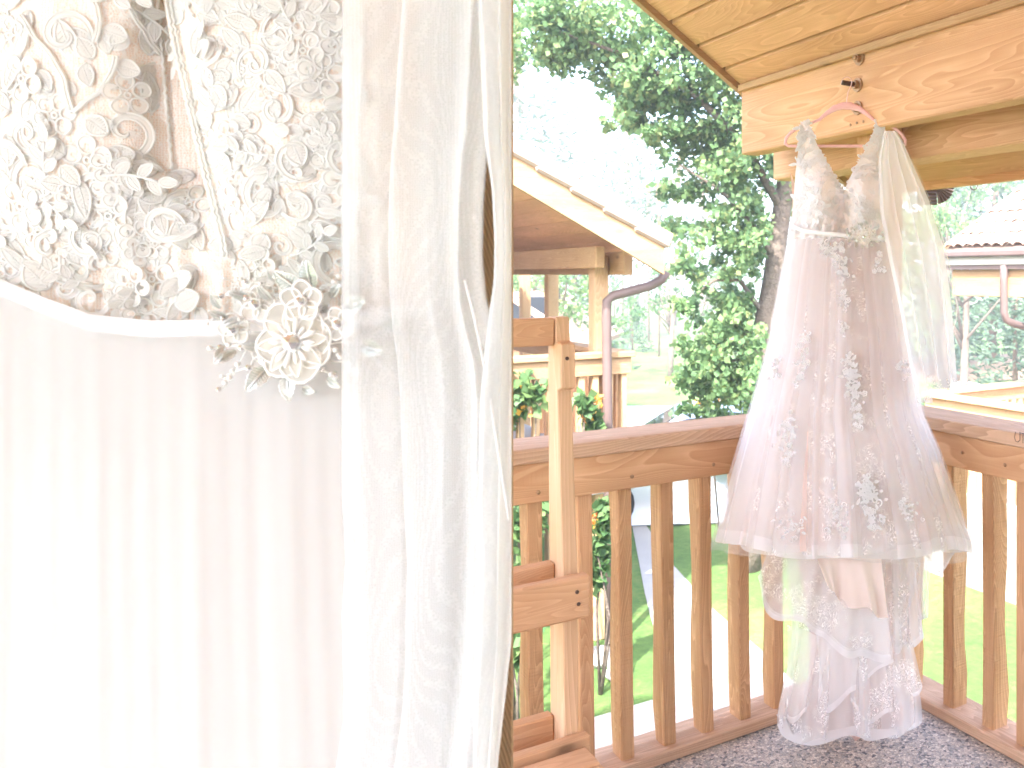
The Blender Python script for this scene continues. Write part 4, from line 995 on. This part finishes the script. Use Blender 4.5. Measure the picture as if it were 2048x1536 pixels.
def brooch(root):
    def at(u, v, z, ang=0., s=1., tilt=0.): return Matrix.Translation(Vector(((u-600)*K, (682-v)*K, z*K))) @ Matrix.Rotation(R_(ang), 4, 'Z') @ Matrix.Rotation(-R_(tilt), 4, 'Y') @ Matrix.Scale(s, 4)
    def flower(u, v, z, s, main=True, rot=0):
        f = llink('flower', (BR['c1'] if main else BR['c2']), root, at(u, v, z+(14 if main else 10)))
        cz = -(14 if main else 10)*K
        T = Matrix.Translation((0, 0, cz))
        if main:
            for k, a in enumerate((15, 62, 118, 190, 232, 285, 335)): llink('petal', BR['ph'], f, T @ Matrix.Rotation(R_(a+rot), 4, 'Z') @ Matrix.Translation((0, 0, (-4+2*(k % 2))*K)) @ Matrix.Scale(.92+.1*((k*7) % 3)/2, 4))
            for k in range(8): llink('petal', BR['ps'], f, T @ Matrix.Rotation(R_(45*k+8+rot), 4, 'Z') @ Matrix.Translation((0, 0, 7*K)))
            for k in range(14): llink('stamen', BR['st'], f, T @ Matrix.Rotation(R_(360/14*k), 4, 'Z') @ Matrix.Translation((0, 0, 3*K)) @ Matrix.Scale(.85+.3*random.random(), 4))
            llink('rhinestone', BR['g1'], f, Matrix.Translation((0, 0, 3*K)))
        else:
            for k in range(5): llink('petal', BR['ph2'], f, T @ Matrix.Rotation(R_(72*k+rot), 4, 'Z') @ Matrix.Scale(s, 4))
            llink('rhinestone', BR['g2'], f, Matrix.Translation((0, 0, 2*K)))
    flower(600, 682, 14, 1.); flower(618, 606, 24, 1., False, 18); flower(682, 648, 14, .8, False, 40); flower(540, 715, 4, .75, False, 70); flower(520, 612, -2, .9, False, 10); flower(475, 660, -6, .8, False, 30)
    for u, v, a, s, k in ((612, 590, 142, 1.15, 'lf'), (628, 588, 96, 1.1, 'lf'), (545, 728, 235, 1.05, 'lf'), (580, 742, 282, .95, 'lf'), (530, 695, 170, .8, 'lf2'), (548, 605, 120, .9, 'lf2'), (510, 600, 160, .9, 'lf2'), (655, 752, 330, .8, 'lf2'),
                        (500, 640, 200, 1., 'lf2'), (485, 700, 215, 1., 'lf2'), (470, 640, 150, .9, 'lf2'), (660, 600, 50, .9, 'lf2'), (690, 620, 20, 1., 'lf'), (720, 690, -10, 1., 'lf'), (700, 720, -45, .9, 'lf2'), (760, 650, 5, .9, 'lf'), (610, 770, 350, .8, 'lf2'), (455, 620, 110, .8, 'lf2'), (465, 690, 260, .9, 'lf2'), (560, 570, 110, .7, 'lf2')):
        llink('leaf', BR[k], root, at(u, v, 6+random.uniform(-3, 5), a, s, random.uniform(5, 25)))
    # wired bead sprays
    sp = [(585, 600, 490, 560), (560, 620, 455, 590), (540, 660, 440, 640), (545, 700, 440, 690), (560, 730, 462, 745), (620, 740, 668, 745), (640, 700, 690, 705), (650, 650, 740, 600), (650, 690, 780, 690), (660, 720, 740, 745), (640, 600, 690, 545), (520, 690, 455, 770), (680, 700, 790, 730), (600, 600, 545, 555)]
    for (a, b, e, f_) in sp:
        mb = MB(); pts = [Vector((a+(e-a)*t-600+8*math.sin(5*t+a), 682-(b+(f_-b)*t)+7*math.sin(4*t), 6+8*math.sin(3*t)))*K for t in np.linspace(0, 1, 9)]
        mb.tube(pts, .8*K, 4, 0); o = llink('wire', mb.mesh([WIRE]), root)
        for j in (4, 6, 7, 8): llink('bead', pm if (j+a) % 3 else BR['bd'], o, Matrix.Translation(pts[j]+Vector((random.uniform(-3, 3)*K, random.uniform(-5, 5)*K, 2*K))) @ Matrix.Scale(random.uniform(.7, 1.15), 4))
def band(name, fn, hw, n, parent, mat):
    V = []; Fs = []
    for i in range(n+1):
        p, upv, out_ = fn(i/n)
        for (a, b) in ((hw, 0.), (hw*.6, .0022), (0, .003), (-hw*.6, .0022), (-hw, 0.)): V.append(p+upv*a+out_*b)
    for i in range(n):
        for k in range(4): Fs.append((5*i+k, 5*(i+1)+k, 5*(i+1)+k+1, 5*i+k+1))
    return mk(name, V, Fs, mat, parent, True)
bp_ = P(600, 682, .712-.040*ell(600)*.55-.040)
SN = bpy.data.objects.new('beaded_sash', None); col.objects.link(SN); SN.matrix_basis = Matrix.Translation(bp_) @ FACE
setp(SN, 'narrow white satin sash with large silver and ivory flower brooch, close up', 'sash', 'bridal sashes'); brooch(SN)
def rbn(t):
    u = -250+1120*t; v = ribbon_v(u); return P(u, v, .712-.040*ell(u)*.55-.026+.0015*math.sin(u*.03)), UP, -FWD
band('ribbon', rbn, 16*K, 70, SN, RIB)

# ================================================================== CLOSE VEIL
VN = empty('bridal_veil', (P(860, 600, .63).x, P(860, 600, .63).y, .95), 'long soft white tulle veil hanging close beside the ivory gown', 'veil', 'bridal veils')
VTOP, VBOT = -420, 2250
def uleft(v): return interp(v, [(-420, 760), (-150, 700), (0, 684), (400, 683), (800, 684), (1000, 684), (1120, 692), (1230, 684), (1380, 688), (1450, 686), (1536, 672), (2250, 640)])
def urgt(v): return interp(v, [(-420, 1000), (0, 1000), (270, 985), (300, 976), (400, 968), (520, 966), (600, 974), (660, 990), (720, 1012), (800, 1023), (1290, 1023), (1400, 1008), (1536, 992), (2250, 960)])
def veil_sheet(k, amp, ph, D0, da, l, r, nv=130, nu=170):
    def f(s, t):
        v = VTOP+(VBOT-VTOP)*t; a, b = l(v), r(v)
        q = s + amp/(2*math.pi*k)*math.sin(2*math.pi*k*s+ph+1.2*math.sin(v*.0013+ph)+1.3*math.sin(4.1*s+ph))*math.sin(math.pi*s) + .03*math.sin(v*.004+s*7+ph)*math.sin(math.pi*s)
        q = min(1., max(0., q))
        return P(a+(b-a)*q, v, D0+da*math.cos(2*math.pi*k*s+ph)+.002*math.sin(v*.012+ph+s*5))
    return f, nu, nv
VT1 = fabric('veil_tulle', (.88, .88, .87), .35, .64, 'net', alpha_lo=.56, pscale=620.); VT2 = fabric('veil_tulle_soft', (.90, .90, .895), .35, .35, 'net', alpha_lo=.28, pscale=620.)
for (k, amp, ph, D0, da, l, r, mt) in ((3, 1.5, .3, .628, .006, uleft, urgt, VT2), (4, 1.6, 2.0, .642, .006, lambda v: uleft(v)+3, lambda v: urgt(v)-4, VT2), (3, 1.8, 4.0, .655, .005, lambda v: uleft(v)+150, lambda v: urgt(v)-8, VT1), (5, 2.0, 1.0, .666, .004, lambda v: 865, lambda v: urgt(v)-4, VT1)):
    f, nu, nv = veil_sheet(k, amp, ph, D0, da, l, r); grid('tulle_fold', f, nu, nv, mt, VN)
vl2 = lambda v: interp(v, [(-420, 960), (0, 955), (270, 968), (380, 984), (480, 989), (560, 988), (640, 976), (800, 960), (2250, 930)])
vr2 = lambda v: interp(v, [(-420, 1023), (1270, 1023), (1300, 1021), (1400, 1010), (1536, 995), (2250, 960)])
for (k, amp, ph, D0, mt) in ((2, 2., .5, .622, VT1), (3, 2., 2.5, .634, VT1), (2, 2.2, 4.5, .648, VT1)):
    f, nu, nv = veil_sheet(k, amp, ph, D0, .004, vl2, vr2, nu=70); grid('tulle_fold', f, nu, nv, mt, VN)
# rolled hems that catch the light
mb = MB()
mb.tube([P(uleft(v)+1, v, .624) for v in range(VTOP, 1700, 30)], .7*K, 5); mb.tube([P(interp(v, [(560, 930), (640, 950), (760, 975), (860, 990), (1000, 1012), (1060, 1020)]), v, .619) for v in range(560, 1060, 20)], 2.2*K, 5)
mb.tube([P(interp(v, [(1000, 690), (1100, 712), (1200, 700), (1330, 694), (1390, 706), (1536, 690)]), v, .622) for v in range(1000, 1537, 20)], 1.0*K, 5)
link('rolled_hem', mb.mesh([RIB]), VN)

# ================================================================== HANGERS
def hanger(M, lb):
    root = bpy.data.objects.new('clothes_hanger', None); col.objects.link(root); root.matrix_basis = M; setp(root, lb, 'hanger', 'pink clothes hangers')
    q = .0018
    arm = [(-117, -78), (-124, -73), (-122, -62), (-112, -50), (-96, -41), (-75, -33), (-55, -25), (-40, -12), (-25, -2), (-8, 3), (0, 3.5), (8, 3), (25, -2), (40, -12), (55, -25), (75, -33), (96, -41), (112, -54), (119, -66), (118, -75), (112, -79)]
    arm += [(x, -78) for x in (80, 40, 0, -40, -80)]
    rad = [4.8]*7+[7, 10, 12, 13, 12, 10, 7]+[4.8]*12
    V, Fs = tube_data([Vector((x, y, 0))*q for x, y in arm], [r*q*.62 for r in rad], 8, True, flat=None)
    V = [Vector((v.x, v.y, max(-.0035, min(.0035, v.z)))) for v in V]
    llink('arm', mesh(V, Fs, HANG, True), root)
    hk_ = [(0, 8), (1, 18), (3, 30), (8, 42), (11, 50), (9, 58), (3, 62), (-4, 60), (-9, 55), (-12, 47)]
    V, Fs = tube_data([Vector((x, y, 0))*q for x, y in hk_], .0016, 7); llink('hook', mesh(V, Fs, plain('rose_wire', (.82, .6, .56), .3, .6), True), root)
    return root
HD = 3.235
hanger(Matrix.Translation(P(1693, 215, HD)) @ FACE, 'pink velvet hanger hooked on the bolt of the big beam')
hn = hanger(Matrix.Translation(P(350, -430, .715)) @ FACE @ Matrix.Scale(.86, 4), 'pink velvet hanger at the top of the tan woven screen')

# ================================================================== HANGING GOWN BY THE RAILING
G = empty('wedding_gown', (P(1700, 600, 2.95).x, P(1700, 600, 2.95).y, 0), 'blush lace wedding gown with long train hanging from the bolted beam', 'gown', 'wedding gowns')
def Dd(v): return interp(v, [(240, 3.225), (300, 3.20), (400, 3.14), (470, 3.08), (600, 3.00), (830, 2.90), (1110, 2.84), (1500, 2.90)])
def bod(side):
    def f(s, t):
        v = 243+t*235
        if side == 'L':
            o = interp(v, [(243, 1601), (290, 1598), (345, 1591), (400, 1587), (478, 1581)]); i = interp(v, [(243, 1617), (262, 1622), (290, 1635), (330, 1657), (365, 1678), (382, 1690), (478, 1690)])
            u = o+(i-o)*s; bul = .055*math.exp(-((u-1640)/36)**2-((v-395)/58)**2)
        else:
            i = interp(v, [(243, 1753), (262, 1747), (290, 1736), (330, 1713), (360, 1697), (382, 1688), (478, 1690)]); o = interp(v, [(243, 1769), (290, 1773), (345, 1774), (400, 1774), (478, 1776)])
            u = i+(o-i)*s; bul = .055*math.exp(-((u-1733)/36)**2-((v-395)/58)**2)
        el = math.sqrt(max(0, 1-((u-1683)/108)**2)); z = .075*el*smooth01((v-250)/130)+bul
        z -= .028*math.exp(-((u-1690)/16)**2)*smooth01((v-370)/30)*(1-.6*smooth01((v-410)/70))
        z += .004*math.sin(u*.33+v*.05)*smooth01((v-420)/50)
        return P(u, v, Dd(v)-z)
    return f
fL, fR = bod('L'), bod('R')
cL = grid('bodice_cup', fL, 40, 70, BODF, G); cR = grid('bodice_cup', fR, 40, 70, BODF, G)
grid('bodice_back', lambda s, t: P(interp(345+t*133, [(345, 1581), (400, 1585), (478, 1581)])+s*193, (345+62*math.sin(math.pi*s)**.5)+t*(133-62*math.sin(math.pi*s)**.5), Dd(345+t*133)+.05*math.sin(math.pi*s)), 20, 16, BLUSH, G)
def joined(name, items, parent, mats, kind=None):
    mb = MB()
    for m, M in items:
        o = len(mb.V); mb.V += [M @ v for v in m.V]; mb.F += [tuple(i+o for i in f) for f in m.F]; mb.M += m.M
    o = link(name, mb.mesh(mats), parent)
    if kind: o['kind'] = kind
    return o
def _flat(m):
    m.V = [Vector((p.x, p.y, p.z*.4)) for p in m.V]; return m
ALLM = [_flat(m) for m in [m_leaf(74, 19, 4.5, rib=False), m_leaf(62, 24, 4.5, rib=False), m_flower(52, 5, 4.5), m_scroll(50, 4.5), m_leaf(88, 17, 4.5, bend=.18, rib=False)]]
def frame_at(fn, s, t, off):
    p = fn(s, t); du = fn(min(1, s+.02), t)-fn(max(0, s-.02), t); dv = fn(s, max(0, t-.02))-fn(s, min(1, t+.02)); x = du.normalized(); z = x.cross(dv).normalized(); y = z.cross(x)
    p = p+z*off
    return Matrix(((x.x, y.x, z.x, p.x), (x.y, y.y, z.y, p.y), (x.z, y.z, z.z, p.z), (0, 0, 0, 1)))
for fn, prt in ((fL, cL), (fR, cR)):
    it = []
    for k in range(150):
        s, t = random.random(), random.random()**.9
        it.append((ALLM[random.choices(range(5), [3, 3, 1.5, 2, 3])[0]], frame_at(fn, s, t, .001+random.random()*.002) @ Matrix.Rotation(random.uniform(0, 6.28), 4, 'Z') @ Matrix.Scale(random.uniform(.6, .95), 4)))
    for k in range(26):                                   # scalloped lace edge along the neckline
        t = .02+.57*k/26; it.append((ALLM[k % 2], frame_at(fn, (.98 if fn is fL else .02), t, .002) @ Matrix.Rotation(random.uniform(0, 6.28), 4, 'Z') @ Matrix.Scale(.30, 4)))
    joined('lace', it, prt, LMW, 'stuff')
UL = [(460, 1582), (500, 1571), (560, 1558), (700, 1532), (830, 1494), (950, 1458), (1085, 1424), (1170, 1420)]
UR = [(460, 1776), (500, 1788), (600, 1806), (700, 1824), (830, 1850), (900, 1882), (1000, 1918), (1085, 1948), (1170, 1958)]
def skirt(scale, ph, amp, vend, wig=6.):
    def f(a_, t):
        a = a_*2*math.pi
        hem = vend + wig*math.sin(3*a+ph)+4*math.sin(7*a+2*ph) - 34*max(0, -math.sin(a)) - 30*abs(math.cos(a))**4*(1 if math.cos(a) < 0 else .2)
        v = 474+t*(hem-474); l, r = interp(v, UL), interp(v, UR); uc, hw = (l+r)/2, (r-l)/2
        g = .5*math.sin(11*a+ph)+.4*math.sin(17*a+2.3*ph)+.35*math.sin(26*a+1.7*ph)+.3*math.sin(7*a+ph*3)
        rr_ = 1+amp*(.25+.75*t)*g*(.35+.65*abs(math.sin(a)))
        dep = (.085+.085*t)
        q = math.cos(a)+.035*t*math.sin(19*a+ph)*abs(math.sin(a))
        return P(uc+hw*scale*q*(1+.12*(rr_-1)), v, Dd(v) - dep*scale*math.sin(a)*rr_)
    return f
grid('lining', skirt(.87, .5, .06, 1100), 220, 50, BLUSH, G, True)
grid('lace_layer', skirt(.945, 1.9, .13, 1108), 240, 50, LACESHEET, G, True)
sk1 = skirt(.98, 3.3, .17, 1112, 7); sk2 = skirt(1.0, 5.2, .20, 1120, 10)
grid('tulle_layer', sk1, 260, 50, TULLE2, G, True); grid('tulle_layer', sk2, 260, 50, TULLE, G, True)
grid('hem_band', lambda a, t: sk1(a, .957+.043*t) - FWD*.001, 260, 4, HORSE, G, True)
def on_skirt(u, v, off=.012):
    l, r = interp(v, UL), interp(v, UR); uc, hw = (l+r)/2, (r-l)/2; ca = max(-.98, min(.98, (u-uc)/hw)); sa = math.sqrt(1-ca*ca); t = (v-474)/640
    return P(u, v, Dd(v)-(.085+.085*t)*1.1*sa-off)
def applique(pts, n, spread, smin=.6, smax=1.0):
    it = []
    for k in range(int(n*2.0)):
        i = random.random()*(len(pts)-1); j = int(i); f_ = i-j; u = pts[j][0]+(pts[min(j+1, len(pts)-1)][0]-pts[j][0])*f_+random.gauss(0, spread); v = pts[j][1]+(pts[min(j+1, len(pts)-1)][1]-pts[j][1])*f_+random.gauss(0, spread)
        it.append((ALLM[random.choices(range(5), [3, 3, 1.4, 2, 3])[0]], Matrix.Translation(on_skirt(u, v)) @ FACE @ Matrix.Rotation(random.uniform(0, 6.28), 4, 'Z') @ Matrix.Scale(random.uniform(smin, smax)*.62, 4)))
    joined('lace_applique', it, G, LMW, 'stuff')
applique([(1668, 486), (1683, 520), (1692, 555)], 22, 8, .6, 1.); applique([(1642, 490), (1660, 500)], 9, 6); applique([(1700, 705), (1702, 760), (1712, 805)], 32, 8); applique([(1712, 815), (1722, 850)], 10, 6, .5, .8)
applique([(1720, 955), (1740, 985), (1738, 1020), (1750, 1050)], 40, 11); applique([(1685, 585), (1690, 620)], 8, 7, .5, .8); applique([(1757, 505), (1760, 545)], 9, 5, .5, .9); applique([(1614, 650), (1608, 700), (1600, 760)], 14, 5, .6, .9)
applique([(1582, 830), (1575, 880), (1570, 930)], 18, 8); applique([(1668, 1000), (1690, 1040), (1660, 1070)], 16, 13, .5, .8); applique([(1560, 1040), (1600, 1060)], 12, 12, .5, .8); applique([(1556, 720), (1548, 750)], 9, 6, .5, .8); applique([(1800, 1000), (1830, 1040)], 12, 10, .5, .8); applique([(1805, 720), (1812, 750)], 9, 6, .5, .8); applique([(1690, 670), (1683, 640)], 6, 6, .4, .7)
# train: ruffled layers below the hem
def fl(u, v, D):
    p = P(u, v, D)
    if p.z < .006: p = P(u, v, min(D, (EYE-.006)*F/(v-VC)))
    return p
def swag(name, top, bot, D0, amp, k, mat, ph=0., bow=.0, nu=60, nv=26):
    def chaik(p):
        for _ in range(3):
            q = [p[0]]
            for a, b in zip(p, p[1:]): q += [(a[0]*.75+b[0]*.25, a[1]*.75+b[1]*.25), (a[0]*.25+b[0]*.75, a[1]*.25+b[1]*.75)]
            p = q+[p[-1]]
        return p
    top, bot = chaik(top), chaik(bot)
    def pl(pts, s):
        L = [0]
        for a, b in zip(pts, pts[1:]): L.append(L[-1]+math.hypot(b[0]-a[0], b[1]-a[1]))
        x = s*L[-1]; return np.interp(x, L, [p[0] for p in pts]), np.interp(x, L, [p[1] for p in pts])
    def f(s, t):
        a = pl(top, s); b = pl(bot, s); u = a[0]+(b[0]-a[0])*t; v = a[1]+(b[1]-a[1])*t + 5*t*t*math.sin(k*9.1*s+ph)
        if name.startswith('train'): u += (1702-u)*.16*math.sin(math.pi*min(1, t*1.05))**1.5
        q = t**.8
        return fl(u+6*q*math.sin(k*6.28*s+ph), v, D0-bow*math.sin(math.pi*t)-amp*q*math.sin(k*6.28*s+ph)-amp*.4*q*math.sin(k*15*s+2*ph))
    o = grid(name, f, nu, nv, mat, G)
    if name == 'ruffle': grid('ruffle_edge', lambda s, t: f(s, .93+.07*t)-FWD*.0015, nu, 3, HORSE, G)
    return o
swag('train_lining', [(1590, 1085), (1700, 1095), (1810, 1085)], [(1612, 1462), (1690, 1476), (1728, 1478), (1780, 1462), (1806, 1440)], 2.975, .02, 3, BLUSH, .4)
swag('train_lace', [(1560, 1080), (1700, 1095), (1850, 1080)], [(1553, 1440), (1575, 1484), (1650, 1482), (1724, 1466), (1735, 1474), (1790, 1478), (1838, 1440)], 2.86, .05, 3.4, LACESHEET, 1.2, nu=110, nv=40)
swag('train_tulle', [(1570, 1080), (1700, 1095), (1845, 1080)], [(1550, 1446), (1572, 1488), (1650, 1486), (1722, 1468), (1735, 1478), (1792, 1480), (1840, 1440)], 2.885, .04, 2, TULLE2, 2.4, nu=90)
swag('train_hem', [(1552, 1428), (1575, 1468), (1650, 1464), (1722, 1448), (1735, 1456), (1790, 1460), (1838, 1424)], [(1550, 1446), (1572, 1488), (1650, 1486), (1722, 1468), (1735, 1478), (1792, 1480), (1840, 1440)], 2.845, .004, 2, HORSE, 2.4, nu=60, nv=4)
swag('ruffle', [(1535, 1105), (1600, 1110), (1700, 1112), (1770, 1108)], [(1516, 1150), (1520, 1190), (1545, 1228), (1610, 1248), (1648, 1262), (1672, 1302), (1720, 1312), (1779, 1320)], 2.80, .02, 3, LACESHEET, .3, nu=90, nv=30)
swag('ruffle', [(1530, 1105), (1600, 1110), (1700, 1112), (1770, 1108)], [(1514, 1152), (1518, 1194), (1543, 1233), (1608, 1252), (1646, 1267), (1670, 1307), (1718, 1317), (1781, 1321)], 2.79, .02, 3, TULLE, .3, nu=90, nv=30)
swag('ruffle', [(1575, 1250), (1620, 1262), (1670, 1300)], [(1568, 1400), (1580, 1452), (1612, 1420), (1640, 1390)], 2.85, .03, 2, LACESHEET, 1.1, nu=50, nv=24)
swag('ruffle', [(1705, 1290), (1750, 1300), (1825, 1285)], [(1700, 1400), (1728, 1455), (1775, 1425), (1812, 1405), (1842, 1372)], 2.84, .03, 2.4, LACESHEET, .2, nu=60, nv=24)
swag('satin_flap', [(1628, 1106), (1690, 1112), (1762, 1110)], [(1650, 1168), (1683, 1206), (1736, 1222), (1781, 1239)], 2.765, .022, 1.7, SATIN, 1.0, .015)
swag('ruffle', [(1620, 1180), (1700, 1220), (1775, 1240)], [(1640, 1375), (1642, 1440), (1690, 1392), (1735, 1365), (1782, 1318)], 2.82, .02, 2, TULLE2, 2., nu=70, nv=30)
swag('ruffle', [(1780, 1100), (1820, 1100), (1865, 1095)], [(1782, 1300), (1812, 1294), (1846, 1276), (1838, 1240), (1850, 1215)], 2.86, .03, 2.5, LACESHEET, .8, nu=60, nv=30)
swag('ruffle', [(1785, 1100), (1830, 1100), (1868, 1095)], [(1786, 1304), (1815, 1298), (1847, 1281), (1842, 1246), (1858, 1210)], 2.85, .03, 2.5, TULLE2, 1.0, nu=60, nv=30)
swag('ruffle', [(1838, 1060), (1880, 1060), (1925, 1050)], [(1850, 1108), (1886, 1158), (1900, 1108), (1926, 1100), (1952, 1074)], 2.83, .012, 2, TULLE2, .2, nu=50, nv=14)
# sash on the hanging gown
SF = bpy.data.objects.new('beaded_sash', None); col.objects.link(SF); SF.matrix_basis = Matrix.Translation(P(1727, 474, 2.945)) @ FACE @ Matrix.Rotation(.06, 4, 'Z') @ Matrix.Scale(.95, 4)
setp(SF, 'thin white sash with glittering flower cluster on the gown by the railing', 'sash', 'bridal sashes'); brooch(SF)
def rbf(t):
    u = 1581+t*194; v = interp(u, [(1581, 451), (1608, 462), (1640, 466), (1690, 471), (1776, 478)]); el = math.sqrt(max(0.02, 1-((u-1683)/108)**2))
    return P(u, v, Dd(v)-.088*el-.012), UP, -FWD
band('ribbon', rbf, .0075, 50, SF, RIB)
# veil on the hanging gown
VF = empty('bridal_veil', (P(1840, 600, 2.9).x, P(1840, 600, 2.9).y, 1.15), 'sheer white veil with beaded edge draped over the hanging gown shoulder', 'veil', 'bridal veils')
def vfar(l, r, v1, k, amp, ph, off):
    def f(s, t):
        v = 262+t*(v1(s)-262); a, b = interp(v, l), interp(v, r)
        q = min(1, max(0, s+amp/(6.283*k)*math.sin(6.283*k*s+ph+.9*t+1.1*math.sin(5*s+ph))*math.sin(math.pi*s)))
        return P(a+(b-a)*q, v, Dd(v)-.115-.06*t*(1-q)-off+.009*(.3+t)*math.cos(6.283*k*s+ph+1.1*math.sin(5*s+ph)))
    return f
l1 = [(262, 1768), (320, 1757), (420, 1760), (520, 1778), (620, 1800), (720, 1818), (810, 1838)]; r1 = [(262, 1792), (285, 1806), (330, 1826), (400, 1858), (500, 1888), (600, 1902), (700, 1910), (790, 1916)]
v1 = lambda s: interp(s, [(0, 806), (.33, 806), (.36, 760), (.5, 786), (1., 778)])
grid('tulle_layer', vfar(l1, r1, v1, 4, 1.6, .4, .02), 150, 60, VEILF, VF); grid('tulle_layer', vfar(l1, r1, v1, 5.5, 1.7, 2.4, .0), 150, 60, VEILF, VF)
l2 = [(262, 1775), (400, 1790), (600, 1830), (680, 1850)]; r2 = [(262, 1794), (285, 1809), (330, 1830), (400, 1862), (480, 1886), (560, 1905), (610, 1914), (640, 1912), (665, 1902), (700, 1898)]
f2 = vfar(l2, r2, lambda s: 690, 5, 2., 1.2, -.02); grid('tulle_layer', f2, 100, 50, TULLE, VF)
bt = []
bm = bmesh.new(); bmesh.ops.create_icosphere(bm, subdivisions=1, radius=.0024); bv = MB(); bv.V = [v.co.copy() for v in bm.verts]; bv.F = [tuple(v.index for v in f.verts) for f in bm.faces]; bv.M = [0]*len(bv.F); bm.free()
for i in range(90): bt.append((bv, Matrix.Translation(f2(1., .35+.65*i/89)-FWD*.003)))
fA = vfar(l1, r1, v1, 7, 2.2, .4, .02)
for i in range(70): bt.append((bv, Matrix.Translation(fA(i/69, .985+random.uniform(-.03, .012))-FWD*.003)))
joined('edge_beads', bt, VF, [SILV], 'stuff')

# ================================================================== ADDED AIR: scatter volume that washes out the distance like overexposure
m, n, out = newmat('washout_air'); pv = N(n, 'VolumePrincipled', Density=.0052); pv.inputs['Color'].default_value = (.97, .98, 1, 1); pv.inputs['Anisotropy'].default_value = .2
n.links.new(pv.outputs[0], out.inputs['Volume'])
hz = box('washout_volume', -405, 405, -405, 405, GZ-1.0, 22.0, m, None, 0); setp(hz, kind='stuff')
